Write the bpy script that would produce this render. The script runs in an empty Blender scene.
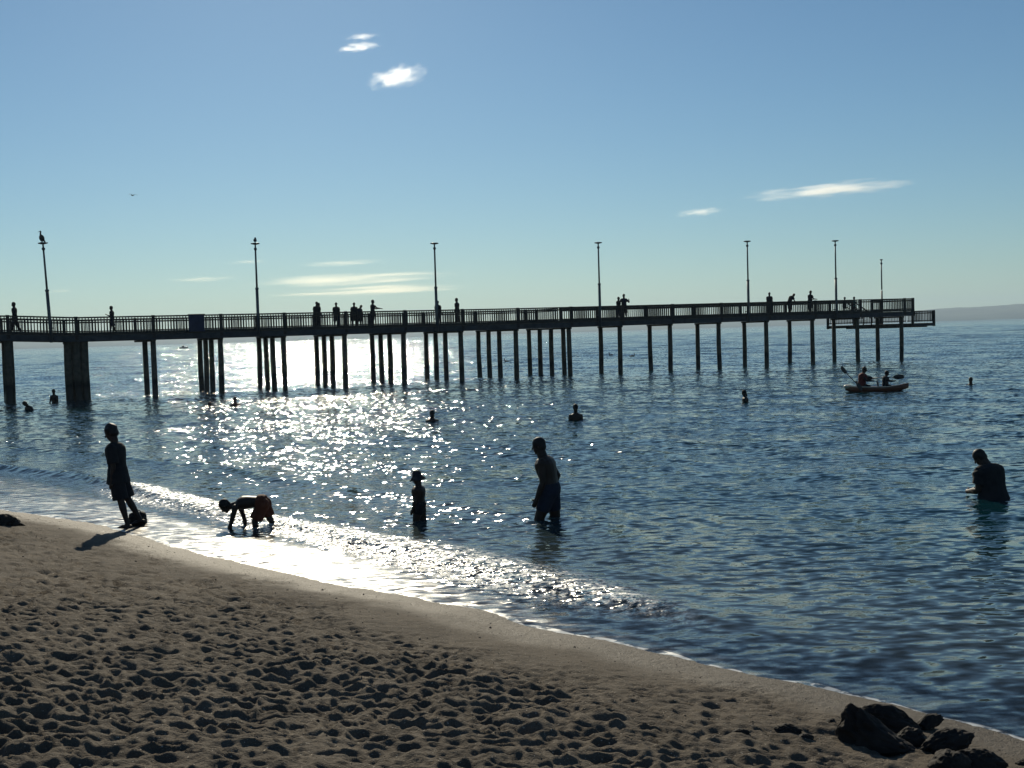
# A backlit bay: a sandy beach, bathers and a long timber fishing pier
SKY_AIR, SKY_DUST, SKY_OZONE, SKY_STR = 1.0, .12, 4.0, .07
SUN_STR = 5.0; EXPOSURE = -0.25
GUST_LO, GUST_HI = .55, 1.15
WAVE_AMP = .0016
SLOPE1, SLOPE2, SEA_ROUGH = 1.5, .32, .06
HAZE = 1.3e-4
import bpy, bmesh, math, random
import numpy as np
from mathutils import Vector, Matrix, Quaternion, noise as mnoise

random.seed(7)
RNG = np.random.default_rng(11)
# --TERRAIN-BEGIN
# ---------------------------------------------------------------- beach and water heights (metres, water level 0)
SHORE = np.array([(-70, 66), (-48, 50), (-32, 37.5), (-21, 29.5), (-13.5, 24.2), (-8.98, 20.8), (-7.53, 19.71), (-5.79, 17.9), (-4.19, 15.76),
                  (-2.57, 14.09), (-1.29, 12.93), (-0.29, 12.0), (0.1, 11.29), (0.73, 10.77), (1.5, 9.93),
                  (2.36, 9.08), (2.97, 8.42), (3.34, 7.9), (6.0, 4.6), (12, -2.5), (40, -30), (90, -80)], float)
BREAK = np.array([(-70, 74), (-32, 45), (-18.5, 33.5), (-11.85, 28.1), (-8.9, 25.06), (-7.14, 22.75), (-5.06, 19.9), (-3.19, 17.7),
                  (-1.28, 15.7), (0.03, 13.8), (1.3, 11.85), (3.2, 9.9), (8.0, 5.0), (40, -26), (90, -76)], float)

def smooth_line(P, n=3):
    for _ in range(n):
        Q = [P[0]]
        for a, b in zip(P[:-1], P[1:]):
            Q += [a * .75 + b * .25, a * .25 + b * .75]
        Q.append(P[-1]); P = np.array(Q)
    return P

SHORE_S = smooth_line(SHORE, 2)
BREAK_S = smooth_line(BREAK, 2)

def signed_dist(x, y, P):
    """distance to a polyline; positive on its right-hand side when walking from its first to its last point"""
    x = np.asarray(x, float); y = np.asarray(y, float)
    best = np.full(x.shape, 1e18); sg = np.ones(x.shape)
    for a, b in zip(P[:-1], P[1:]):
        dx, dy = b - a; L2 = dx * dx + dy * dy
        t = np.clip(((x - a[0]) * dx + (y - a[1]) * dy) / L2, 0, 1)
        ex = x - a[0] - t * dx; ey = y - a[1] - t * dy
        d2 = ex * ex + ey * ey
        m = d2 < best
        best = np.where(m, d2, best)
        sg = np.where(m, np.sign(dy * ex - dx * ey), sg)
    return np.sqrt(best) * sg

def sm(a, b, t):
    t = np.clip((t - a) / (b - a), 0, 1); return t * t * (3 - 2 * t)

def beach_base(x, y):
    s = signed_dist(x, y, SHORE_S)
    up = np.where(s < 9, .13 * s + .0025 * s * s, .13 * 9 + .0025 * 81 + (s - 9) * .05)
    up = np.minimum(up, 3.0)
    dn = np.maximum(.10 * s, -1.6 + .01 * s)
    dn = np.maximum(dn, -3.0)
    return np.where(s > 0, up, dn), s
# --TERRAIN-END

scene = bpy.context.scene
COL = scene.collection
SUN_AZ, SUN_EL = -10.0, 25.0            # degrees; azimuth from +Y towards +X

# ---------------------------------------------------------------- tagging helpers
def tag(o, label=None, cat=None, group=None, kind=None):
    if label: o['label'] = label
    if cat: o['category'] = cat
    if group: o['group'] = group
    if kind: o['kind'] = kind
    return o

def link(name, me, mat=None, parent=None, smooth=False):
    o = bpy.data.objects.new(name, me)
    COL.objects.link(o)
    if mat is not None and len(me.materials) == 0:
        me.materials.append(mat)
    if parent is not None:
        o.parent = parent
    if smooth:
        me.polygons.foreach_set('use_smooth', [True] * len(me.polygons))
    return o

def mesh_np(name, V, F):
    """V (n,3) array, F (m,4) array of quads or (m,3) of triangles"""
    me = bpy.data.meshes.new(name)
    F = np.asarray(F, np.int32); k = F.shape[1]
    me.vertices.add(len(V)); me.vertices.foreach_set('co', np.asarray(V, np.float32).ravel())
    me.loops.add(F.size); me.loops.foreach_set('vertex_index', F.ravel())
    me.polygons.add(len(F))
    me.polygons.foreach_set('loop_start', np.arange(len(F), dtype=np.int32) * k)
    me.polygons.foreach_set('loop_total', np.full(len(F), k, np.int32))
    me.update(calc_edges=True)
    return me

def empty(name, loc=(0, 0, 0), rz=0.0):
    o = bpy.data.objects.new(name, None)
    COL.objects.link(o)
    o.empty_display_size = .2
    o.location = loc; o.rotation_euler = (0, 0, rz)
    return o

def bm_mesh(bm, name):
    bmesh.ops.recalc_face_normals(bm, faces=bm.faces)
    me = bpy.data.meshes.new(name); bm.to_mesh(me); bm.free(); return me

# ---------------------------------------------------------------- primitive shapes added to a bmesh
def add_box(bm, c, s, rot=None, bevel=0.0):
    r = bmesh.ops.create_cube(bm, size=1.0)
    vs = r['verts']
    M = Matrix.Translation(Vector(c)) @ (rot.to_4x4() if rot is not None else Matrix.Identity(4)) @ Matrix.Diagonal((*s, 1))
    bmesh.ops.transform(bm, matrix=M, verts=vs)
    if bevel > 0:
        es = list({e for v in vs for e in v.link_edges})
        bmesh.ops.bevel(bm, geom=es, offset=bevel, segments=1, affect='EDGES')

def frame_of(d):
    d = Vector(d).normalized()
    a = Vector((0, 0, 1)) if abs(d.z) < .9 else Vector((1, 0, 0))
    u = d.cross(a).normalized(); v = d.cross(u).normalized()
    return u, v

def add_tube(bm, pts, rad, n=10, cap=True, round_end=False):
    """tube along pts; rad one number or one per point"""
    pts = [Vector(p) for p in pts]
    if not hasattr(rad, '__len__'): rad = [rad] * len(pts)
    rad = list(rad)
    if round_end:
        d0 = (pts[0] - pts[1]).normalized(); d1 = (pts[-1] - pts[-2]).normalized()
        pre = [(pts[0] + d0 * rad[0] * k, rad[0] * math.sqrt(max(0, 1 - k * k))) for k in (.94, .7, .35)]
        post = [(pts[-1] + d1 * rad[-1] * k, rad[-1] * math.sqrt(max(0, 1 - k * k))) for k in (.35, .7, .94)]
        pts = [p for p, _ in pre] + pts + [p for p, _ in post]
        rad = [r for _, r in pre] + rad + [r for _, r in post]
    rings = []
    u = v = None
    for i, p in enumerate(pts):
        d = pts[min(i + 1, len(pts) - 1)] - pts[max(i - 1, 0)]
        if u is None: u, v = frame_of(d)
        else:
            d.normalize(); u = (u - d * u.dot(d)).normalized(); v = d.cross(u).normalized()
        rings.append([bm.verts.new(p + (u * math.cos(2 * math.pi * k / n) + v * math.sin(2 * math.pi * k / n)) * rad[i]) for k in range(n)])
    for a, b in zip(rings[:-1], rings[1:]):
        for k in range(n):
            bm.faces.new((a[k], a[(k + 1) % n], b[(k + 1) % n], b[k]))
    if cap:
        bm.faces.new(rings[0]); bm.faces.new(list(reversed(rings[-1])))

def add_loft(bm, rings_pts, cap=True):
    rings = [[bm.verts.new(p) for p in r] for r in rings_pts]
    n = len(rings[0])
    for a, b in zip(rings[:-1], rings[1:]):
        for k in range(n):
            bm.faces.new((a[k], a[(k + 1) % n], b[(k + 1) % n], b[k]))
    if cap:
        bm.faces.new(rings[0]); bm.faces.new(list(reversed(rings[-1])))

def add_ball(bm, c, r, seg=12, rot=None):
    res = bmesh.ops.create_uvsphere(bm, u_segments=seg, v_segments=max(6, seg * 2 // 3), radius=1.0)
    if not hasattr(r, '__len__'): r = (r, r, r)
    M = Matrix.Translation(Vector(c)) @ (rot.to_4x4() if rot is not None else Matrix.Identity(4)) @ Matrix.Diagonal((*r, 1))
    bmesh.ops.transform(bm, matrix=M, verts=res['verts'])

# ---------------------------------------------------------------- materials
def mat(name, col, rough=.8, metal=0.0, spec=.3, var=.25, scale=6.0, bump=0.0, bscale=30.0):
    m = bpy.data.materials.new(name); m.use_nodes = True
    nt = m.node_tree; b = nt.nodes['Principled BSDF']
    b.inputs['Roughness'].default_value = rough; b.inputs['Metallic'].default_value = metal
    b.inputs['Specular IOR Level'].default_value = spec
    tc = nt.nodes.new('ShaderNodeTexCoord')
    nz = nt.nodes.new('ShaderNodeTexNoise'); nz.inputs['Scale'].default_value = scale; nz.inputs['Detail'].default_value = 5
    nt.links.new(tc.outputs['Object'], nz.inputs['Vector'])
    rp = nt.nodes.new('ShaderNodeValToRGB')
    rp.color_ramp.elements[0].position = .3; rp.color_ramp.elements[1].position = .7
    rp.color_ramp.elements[0].color = (*[c * (1 - var) for c in col], 1)
    rp.color_ramp.elements[1].color = (*[min(1, c * (1 + var)) for c in col], 1)
    nt.links.new(nz.outputs['Fac'], rp.inputs['Fac'])
    nt.links.new(rp.outputs['Color'], b.inputs['Base Color'])
    if bump > 0:
        n2 = nt.nodes.new('ShaderNodeTexNoise'); n2.inputs['Scale'].default_value = bscale; n2.inputs['Detail'].default_value = 4
        nt.links.new(tc.outputs['Object'], n2.inputs['Vector'])
        bp = nt.nodes.new('ShaderNodeBump'); bp.inputs['Strength'].default_value = .6; bp.inputs['Distance'].default_value = bump
        nt.links.new(n2.outputs['Fac'], bp.inputs['Height']); nt.links.new(bp.outputs['Normal'], b.inputs['Normal'])
    return m

class NT:
    """small helper for writing node trees"""
    def __init__(s, m): s.t = m.node_tree; s.n = s.t.nodes; s.l = s.t.links
    def new(s, kind, **kw):
        n = s.n.new(kind)
        for k, v in kw.items(): setattr(n, k, v)
        return n
    def put(s, sock, v):
        if isinstance(v, bpy.types.NodeSocket): s.l.new(v, sock)
        elif v is not None: sock.default_value = v
    def math(s, op, a, b=None, c=None, clamp=False):
        n = s.new('ShaderNodeMath', operation=op, use_clamp=clamp)
        for i, v in enumerate((a, b, c)):
            if v is not None: s.put(n.inputs[i], v)
        return n.outputs[0]
    def vmath(s, op, a, b=None, scale=None):
        n = s.new('ShaderNodeVectorMath', operation=op)
        s.put(n.inputs[0], a)
        if b is not None: s.put(n.inputs[1], b)
        if scale is not None: s.put(n.inputs['Scale'], scale)
        return n.outputs[0]
    def noise(s, vec, scale, detail=3, rough=.55, out='Fac', dim='3D', norm=True):
        n = s.new('ShaderNodeTexNoise', noise_dimensions=dim); n.normalize = norm
        s.put(n.inputs['Vector'], vec); n.inputs['Scale'].default_value = scale
        n.inputs['Detail'].default_value = detail; n.inputs['Roughness'].default_value = rough
        return n.outputs[out]
    def attr(s, name):
        return s.new('ShaderNodeAttribute', attribute_name=name).outputs['Fac']
    def ramp(s, f, a, b, lo=0.0, hi=1.0):
        n = s.new('ShaderNodeMapRange', interpolation_type='SMOOTHSTEP')
        s.put(n.inputs['Value'], f); n.inputs['From Min'].default_value = a; n.inputs['From Max'].default_value = b
        n.inputs['To Min'].default_value = lo; n.inputs['To Max'].default_value = hi
        return n.outputs['Result']
    def mixc(s, f, a, b):
        n = s.new('ShaderNodeMix', data_type='RGBA')
        s.put(n.inputs['Factor'], f); s.put(n.inputs[6], a); s.put(n.inputs[7], b)
        return n.outputs[2]

# ---------------------------------------------------------------- camera
cam = bpy.data.objects.new('camera', bpy.data.cameras.new('camera'))
COL.objects.link(cam); scene.camera = cam
cam.data.sensor_fit = 'HORIZONTAL'; cam.data.sensor_width = 36.0
cam.data.lens = 36.0 * 1200 / 1024
cam.data.clip_start = .05; cam.data.clip_end = 60000
_p = math.atan(50.5 / 1200); _r = math.atan(.0303)
_f = Vector((0, math.cos(_p), -math.sin(_p))); _x = Vector((1, 0, 0)); _u = _x.cross(_f)
_right = _x * math.cos(_r) - _u * math.sin(_r); _up = _u * math.cos(_r) + _x * math.sin(_r)
M = Matrix((_right, _up, -_f)).transposed().to_4x4(); M.translation = (0, 0, 2.8)
cam.matrix_world = M

# ---------------------------------------------------------------- light
w = bpy.data.worlds.new('World'); scene.world = w; w.use_nodes = True
nt = w.node_tree; bg = nt.nodes['Background']
sky = nt.nodes.new('ShaderNodeTexSky'); sky.sky_type = 'NISHITA'; sky.sun_disc = False
sky.sun_elevation = math.radians(SUN_EL); sky.sun_rotation = math.radians(SUN_AZ)
sky.altitude = 0; sky.air_density = SKY_AIR; sky.dust_density = SKY_DUST; sky.ozone_density = SKY_OZONE
tint = nt.nodes.new('ShaderNodeVectorMath'); tint.operation = 'MULTIPLY'; tint.inputs[1].default_value = (.85, 1.03, 1.06)   # the camera's slightly green white balance
nt.links.new(sky.outputs[0], tint.inputs[0]); nt.links.new(tint.outputs[0], bg.inputs['Color']); bg.inputs['Strength'].default_value = SKY_STR
sd_ = bpy.data.lights.new('sun', 'SUN'); sd_.energy = SUN_STR; sd_.angle = math.radians(.53); sd_.color = (1.0, .90, .70)
sun = bpy.data.objects.new('sun', sd_); COL.objects.link(sun)
_a, _e = math.radians(SUN_AZ), math.radians(SUN_EL)
SUN_DIR = Vector((math.sin(_a) * math.cos(_e), math.cos(_a) * math.cos(_e), math.sin(_e)))
sun.rotation_euler = (-SUN_DIR).to_track_quat('-Z', 'Y').to_euler()
sun.location = (0, 0, 60)

vs = scene.view_settings
scene.display_settings.display_device = 'sRGB'
vs.view_transform = 'Standard'; vs.look = 'None'; vs.gamma = 1; vs.exposure = EXPOSURE; vs.use_curve_mapping = False
cy = scene.cycles
cy.use_denoising = True
cy.denoising_input_passes = 'RGB_ALBEDO_NORMAL'
cy.max_bounces = 5; cy.diffuse_bounces = 2; cy.glossy_bounces = 3; cy.transmission_bounces = 3; cy.transparent_max_bounces = 12
cy.volume_bounces = 2
cy.sample_clamp_indirect = 4.0
cy.caustics_reflective = False; cy.caustics_refractive = False

# ================================================================ THE SETTING
def polar_sheet(rs, dense=32.0, step=.11, coarse=3.0):
    a = np.concatenate([np.arange(-180 + coarse, -dense, coarse), np.arange(-dense, dense + 1e-6, step), np.arange(dense + coarse, 180.01, coarse)])
    a = np.radians(a)
    R, A = np.meshgrid(rs, a, indexing='ij')
    return R * np.sin(A), R * np.cos(A)

def geo(a, b, q):
    out = [a]
    while out[-1] < b: out.append(out[-1] * q)
    return out[:-1]

# ---- sand height raster (trodden sand: churned lumps and footprints)
RES = .02; X0, Y0, NX, NY = -17.0, -3.0, 1300, 1450
def gauss_field(sig_x, sig_y=None, seed=0):
    g = np.random.default_rng(seed).standard_normal((NY, NX))
    fy = np.fft.fftfreq(NY)[:, None]; fx = np.fft.rfftfreq(NX)[None]
    sx = sig_x / RES; sy = (sig_y or sig_x) / RES
    h = np.fft.irfft2(np.fft.rfft2(g) * np.exp(-2 * math.pi ** 2 * ((fx * sx) ** 2 + (fy * sy) ** 2)), (NY, NX))
    return h / h.std()
gx = X0 + np.arange(NX) * RES; gy = Y0 + np.arange(NY) * RES
SX, SY = np.meshgrid(gx[::10], gy[::10])
_, S10 = beach_base(SX, SY)
S_full = np.repeat(np.repeat(S10, 10, 0), 10, 1)[:NY, :NX]
rag = gauss_field(.5, seed=5) * .28 + gauss_field(.15, seed=6) * .12
TROD = sm(.45, 2.1, S_full + rag) * (.72 + .28 * sm(3, 6, S_full))
h = -.029 * np.abs(gauss_field(.040, .027, seed=1)) - .025 * np.abs(gauss_field(.078, .05, seed=2)) - .011 * np.abs(gauss_field(.026, .02, seed=12)) + .016 * gauss_field(.2, seed=3) + .024 * gauss_field(.6, seed=4) + .0075 * gauss_field(.02, seed=9)
pit = np.zeros((NY, NX))
for k in range(10000):
    cx = RNG.uniform(X0 + 1, X0 + NX * RES - 1); cy_ = RNG.uniform(Y0 + 1, Y0 + NY * RES - 1)
    i, j = int((cy_ - Y0) / RES), int((cx - X0) / RES)
    if TROD[i, j] < .25 * RNG.random() + .02: continue
    q_ = RNG.random() ** 3; L = .030 + .080 * q_; W = L * RNG.uniform(.5, .8); dpt = L * RNG.uniform(.28, .46); th = RNG.uniform(0, math.pi)
    n = 12
    if i < n or j < n or i + n >= NY or j + n >= NX: continue
    yy, xx = np.mgrid[-n:n + 1, -n:n + 1] * RES
    u = xx * math.cos(th) + yy * math.sin(th); v = -xx * math.sin(th) + yy * math.cos(th)
    q = np.sqrt((u / L) ** 2 + (v / W) ** 2)
    prof = -dpt * np.clip(1 - q ** 2.2, 0, 1) + .3 * dpt * np.exp(-((q - 1.22) / .2) ** 2)
    pit[i - n:i + n + 1, j - n:j + n + 1] += prof
# a few walkers' trails of whole footprints
for k in range(9):
    px_, py_ = RNG.uniform(-5, 2), RNG.uniform(4.5, 9); th = RNG.uniform(0, 2 * math.pi)
    for q in range(18):
        th += RNG.normal(0, .06); px_ += .62 * math.cos(th); py_ += .62 * math.sin(th)
        ox, oy = px_ - math.sin(th) * .09 * (-1) ** q, py_ + math.cos(th) * .09 * (-1) ** q
        i, j = int((oy - Y0) / RES), int((ox - X0) / RES); n = 14
        if i < n or j < n or i + n >= NY or j + n >= NX: continue
        yy, xx = np.mgrid[-n:n + 1, -n:n + 1] * RES
        u = xx * math.cos(th) + yy * math.sin(th); v = -xx * math.sin(th) + yy * math.cos(th)
        q1 = np.sqrt(((u - .055) / .085) ** 2 + (v / .052) ** 2); q2 = np.sqrt(((u + .075) / .055) ** 2 + (v / .040) ** 2)
        prof = -.045 * np.maximum(np.clip(1 - q1 ** 3, 0, 1), np.clip(1 - q2 ** 3, 0, 1)) + .014 * np.exp(-((np.minimum(q1, q2) - 1.2) / .2) ** 2)
        w_ = np.clip(1.6 - np.minimum(q1, q2), 0, 1)
        pit[i - n:i + n + 1, j - n:j + n + 1] = pit[i - n:i + n + 1, j - n:j + n + 1] * (1 - w_) + prof; h[i - n:i + n + 1, j - n:j + n + 1] *= (1 - .7 * w_)
h *= .92 * (.85 + .3 * np.clip(gauss_field(.9, seed=31), -1.6, 1.2)); pit *= .85
SANDH = (h + np.clip(pit, -.065, .035)) * TROD + (.0012 * gauss_field(.02, seed=7) + .004 * gauss_field(.25, seed=8)) * sm(-.3, .4, S_full)
del S_full, rag, pit, h

def raster(R, x, y):
    fx = np.clip((x - X0) / RES, 0, NX - 1.01); fy = np.clip((y - Y0) / RES, 0, NY - 1.01)
    i = fy.astype(int); j = fx.astype(int); a = fx - j; b = fy - i
    return (R[i, j] * (1 - a) + R[i, j + 1] * a) * (1 - b) + (R[i + 1, j] * (1 - a) + R[i + 1, j + 1] * a) * b

def sand_z(x, y):
    z, s = beach_base(x, y)
    return z + raster(SANDH, np.asarray(x, float), np.asarray(y, float)), s

def ground(x, y):
    z, _ = sand_z(np.array([x]), np.array([y])); return float(z[0])

rs = np.array(geo(.35, 4.0, 1.035) + geo(4.0, 12.0, 1.0026) + geo(12, 27.0, 1.0042) + geo(27, 170, 1.05) + [170.0])
gxx, gyy = polar_sheet(rs)
z, s = sand_z(gxx, gyy)
nr, na = gxx.shape
V = np.stack([gxx, gyy, z], -1).reshape(-1, 3)
idx = np.arange(nr * na).reshape(nr, na)
F = np.stack([idx[:-1, :], idx[1:, :], np.roll(idx, -1, 1)[1:, :], np.roll(idx, -1, 1)[:-1, :]], -1).reshape(-1, 4)[:, ::-1]
sand_me = mesh_np('sand', V, F)
cap = bmesh.new(); cap.from_mesh(sand_me); cap.verts.ensure_lookup_table()
cap.faces.new([cap.verts[k] for k in range(na)][::-1]); cap.to_mesh(sand_me); cap.free()
at = sand_me.attributes.new('shore', 'FLOAT', 'POINT'); at.data.foreach_set('value', s.ravel().astype(np.float32))

m_sand = bpy.data.materials.new('beach_sand'); m_sand.use_nodes = True
t = NT(m_sand); b = t.n['Principled BSDF']
pos = t.new('ShaderNodeNewGeometry').outputs['Position']
grain = t.noise(pos, 160, 4, .7); blot = t.noise(pos, 2.2, 5, .6); speck = t.noise(pos, 45, 2, .6)
c = t.mixc(t.ramp(blot, .35, .65), (.106, .087, .067, 1), (.165, .137, .105, 1))
c = t.mixc(t.ramp(grain, .35, .68), t.mixc(.5, c, (.10, .077, .053, 1)), c)
c = t.mixc(t.math('MULTIPLY', t.ramp(speck, .66, .74), .75), c, (.05, .04, .032, 1))
c = t.mixc(t.math('MULTIPLY', t.ramp(t.noise(pos, 62, 1, .5), .71, .76), .8), c, (.55, .49, .40, 1))
sh = t.math('ADD', t.attr('shore'), t.math('MULTIPLY', t.math('SUBTRACT', t.noise(pos, 1.4, 4), .5), .9))
wet = t.ramp(sh, .25, 1.15, 1.0, 0.0)
c = t.mixc(t.math('MULTIPLY', wet, .62), c, (.075, .056, .038, 1))
t.put(b.inputs['Base Color'], c)
t.put(b.inputs['Roughness'], t.ramp(wet, 0, 1, .92, .62)); b.inputs['Specular IOR Level'].default_value = .16
bp = t.new('ShaderNodeBump'); bp.inputs['Strength'].default_value = .9; bp.inputs['Distance'].default_value = .018
t.put(bp.inputs['Height'], t.math('ADD', t.noise(pos, 70, 4, .65), t.math('MULTIPLY', t.noise(pos, 22, 3, .6), 1.2)))
t.put(b.inputs['Normal'], bp.outputs['Normal'])
sand = link('beach_sand', sand_me, m_sand, smooth=True); tag(sand, kind='structure')

# ---- sea surface
def wave_h(x, y, spacing):
    """sum of wave trains, mostly running in to the shore; trains finer than the mesh are left to the material"""
    r = np.random.default_rng(3); H = np.zeros_like(x)
    far = sm(45, 130, np.hypot(x, y))
    for k in range(130):
        lam = .40 * (4.6 / .40) ** r.random() if k < 90 else 4.0 * (15 / 4.0) ** r.random()
        th = math.radians(240 + r.normal(0, 32))
        kx, ky = math.cos(th) * 2 * math.pi / lam, math.sin(th) * 2 * math.pi / lam
        amp = WAVE_AMP * lam ** 1.0 * r.uniform(.6, 1.3) * (1.0 if k < 90 else 1.1 * far)
        a = amp * sm(2.2, 4.5, lam / np.maximum(spacing, 1e-3))
        ph = kx * x + ky * y + r.uniform(0, 6.28)
        H += a * (np.cos(ph) + .18 * np.cos(2 * ph))
    return H

rs = np.array(geo(5.0, 33.0, 1.0052) + list(np.arange(33, 100, .172)) + list(np.arange(100, 230, .36)) + list(np.arange(230, 560, .9)) + list(np.arange(560, 1300, 2.6)) + geo(1300, 6900, 1.04) + [6900.0])
wx, wy = polar_sheet(rs)
bz, s = beach_base(wx, wy)
sb = signed_dist(wx, wy, BREAK_S)          # positive towards the beach
R = np.hypot(wx, wy)
spacing = np.maximum(R * math.radians(.11), np.gradient(rs)[:, None] * np.ones_like(R))
lob = np.sin(wx * 1.7 + 1.3 * np.sin(wy * .9)) * .5 + .5 * np.sin(wx * 4.1 + wy * 2.3)
sbw = sb + .13 * lob
deepf = .11 + .89 * sm(1.0, 11, -sb)
Hh = wave_h(wx, wy, spacing) * deepf * sm(.0, 1.1, -s)
along = sm(-9.0, -7.0, wx)
crest = np.where(sbw < 0, np.exp(-(sbw / .55) ** 2), np.exp(-(sbw / .20) ** 2)) * (.05 + .045 * sm(-5.6, -7.6, wx))
crest += np.where(sb + 2.9 < 0, np.exp(-((sb + 2.9 + .2 * lob) / .7) ** 2), np.exp(-((sb + 2.9 + .2 * lob) / .35) ** 2)) * .05
crest += np.exp(-((sb + 6.2 + .35 * lob) / .9) ** 2) * .05 + np.exp(-((sb + 10.5 + .5 * lob) / 1.3) ** 2) * .045
Hh += crest * sm(55, 30, R) * sm(.15, .7, -s) * (.12 + .88 * sm(2.6, .9, wx))
for (qx, qy, qa) in ((.5, 17.85, .016), (-1.47, 18.2, .010), (7.52, 18.8, .014), (1.99, 37.95, .014), (14.9, 49.0, .02)):      # rings round the waders
    q_ = np.hypot(wx - qx, wy - qy); Hh += qa * np.exp(-q_ / .7) * np.cos(2 * math.pi * q_ / .34)
turb = sm(-.75, .0, sbw) * sm(.9, .25, sbw + .25 * np.sin(wx * 2.3 + wy)) * along
tx = sm(2.1, .8, wx)
turb = turb * tx
edge = s + .05 * np.sin(wx * 3.1 + 2 * np.sin(wy * 1.7)) + .03 * np.sin(wx * 7.7 - wy * 5.1)
Hh = np.where(s > -1.2, np.maximum(Hh, bz + .010 * sm(.02, -.12, edge) - .09 * sm(-.02, .10, edge)), Hh)
depth = Hh - bz
V = np.stack([wx, wy, Hh], -1).reshape(-1, 3)
nr, na = wx.shape
idx = np.arange(nr * na).reshape(nr, na)
F = np.stack([idx[:-1, :], idx[1:, :], np.roll(idx, -1, 1)[1:, :], np.roll(idx, -1, 1)[:-1, :]], -1).reshape(-1, 4)[:, ::-1]
keep = s.ravel()[F].min(1) < .35
F = F[keep]
used = np.unique(F); remap = np.full(len(V), -1); remap[used] = np.arange(len(used)); F = remap[F]; V = V[used]
sea_me = mesh_np('sea', V, F)
for nm, arr in (('depth', depth), ('turb', turb), ('edge', edge), ('sb', sb)):
    at = sea_me.attributes.new(nm, 'FLOAT', 'POINT'); at.data.foreach_set('value', arr.ravel()[used].astype(np.float32))

m_sea = bpy.data.materials.new('sea_water'); m_sea.use_nodes = True
t = NT(m_sea); b = t.n['Principled BSDF']; out = t.n['Material Output']
gnode = t.new('ShaderNodeNewGeometry'); pos = gnode.outputs['Position']
mp = t.new('ShaderNodeMapping'); t.put(mp.inputs['Vector'], pos)
mp.inputs['Rotation'].default_value = (0, 0, math.radians(-20)); mp.inputs['Scale'].default_value = (.55, 1.0, 1.0)
pv = mp.outputs[0]
def slope(scale, detail, rough, k, vec=pv):
    col = t.noise(vec, scale, detail, rough, out='Color')
    return t.vmath('MULTIPLY', t.vmath('SUBTRACT', col, (.5, .5, .5)), (k, k, 0))
tb = t.attr('turb'); dp = t.attr('depth')
gust = t.ramp(t.noise(pos, .10, 3, .5), .35, .68, GUST_LO, GUST_HI)
sw_calm = t.ramp(t.attr('sb'), -5.5, -.3, 1.0, .60)
s1 = slope(7.5, 1.3, .55, SLOPE1)
s2 = slope(.75, 2.0, .5, SLOPE2)
ss = t.vmath('SCALE', t.vmath('ADD', s1, s2), scale=t.math('MULTIPLY', gust, sw_calm))
s3 = t.vmath('SCALE', slope(12, 2.5, .62, 2.1, pos), scale=tb)
s4 = t.vmath('SCALE', slope(30, 2, .6, .20, pos), scale=t.ramp(t.attr('sb'), .2, .7))
N = t.vmath('NORMALIZE', t.vmath('ADD', gnode.outputs['Normal'], t.vmath('ADD', ss, t.vmath('ADD', s3, s4))))
t.put(b.inputs['Normal'], N)
deep = t.mixc(t.ramp(dp, .0, .85), (.055, .068, .064, 1), (.003, .030, .040, 1))
foam_n = t.noise(pos, 9, 5, .7); foam_f = t.noise(pos, 38, 3, .6)
foam = t.math('MULTIPLY', t.ramp(t.math('ADD', foam_n, t.math('MULTIPLY', t.math('SUBTRACT', foam_f, .5), .7)), .42, .60), t.math('MULTIPLY', tb, .85))
line = t.math('MULTIPLY', t.ramp(t.attr('edge'), -.05, -.015), t.ramp(t.noise(pos, 7, 3, .6), .34, .55))
foam = t.math('MAXIMUM', foam, t.math('MULTIPLY', line, .85))
t.put(b.inputs['Base Color'], t.mixc(foam, deep, (.72, .74, .74, 1)))
t.put(b.inputs['Roughness'], t.math('MAXIMUM', t.ramp(t.attr('sb'), .55, 1.1, SEA_ROUGH, .21), t.math('MULTIPLY', foam, .6)))
b.inputs['IOR'].default_value = 1.333; b.inputs['Specular IOR Level'].default_value = .5
tr = t.new('ShaderNodeBsdfTransparent'); tr.inputs['Color'].default_value = (.93, .96, .95, 1)
gl = t.new('ShaderNodeBsdfGlossy'); t.put(gl.inputs['Roughness'], t.ramp(t.attr('sb'), .55, 1.1, SEA_ROUGH, .21)); gl.inputs['Color'].default_value = (1, 1, 1, 1)
t.put(gl.inputs['Normal'], N)
fr = t.new('ShaderNodeFresnel'); fr.inputs['IOR'].default_value = 1.333; t.put(fr.inputs['Normal'], N)
mx0 = t.new('ShaderNodeMixShader'); t.put(mx0.inputs[0], fr.outputs[0]); t.l.new(tr.outputs[0], mx0.inputs[1]); t.l.new(gl.outputs[0], mx0.inputs[2])
opac = t.math('MAXIMUM', t.ramp(dp, .0, .26, .12, 1.0), foam)
mx = t.new('ShaderNodeMixShader'); t.put(mx.inputs[0], opac); t.l.new(mx0.outputs[0], mx.inputs[1]); t.l.new(b.outputs[0], mx.inputs[2])
t.l.new(mx.outputs[0], out.inputs['Surface'])
sea = link('sea', sea_me, m_sea, smooth=True); tag(sea, kind='structure')

# ---- sea bed far out so that the ground goes on under the water
bm = bmesh.new(); bmesh.ops.create_circle(bm, cap_ends=True, segments=64, radius=7100)
me = bm_mesh(bm, 'seabed'); sbd = link('seabed', me, mat('seabed_sand', (.10, .09, .07), scale=.02)); sbd.location.z = -5.0; tag(sbd, kind='structure')

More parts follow.
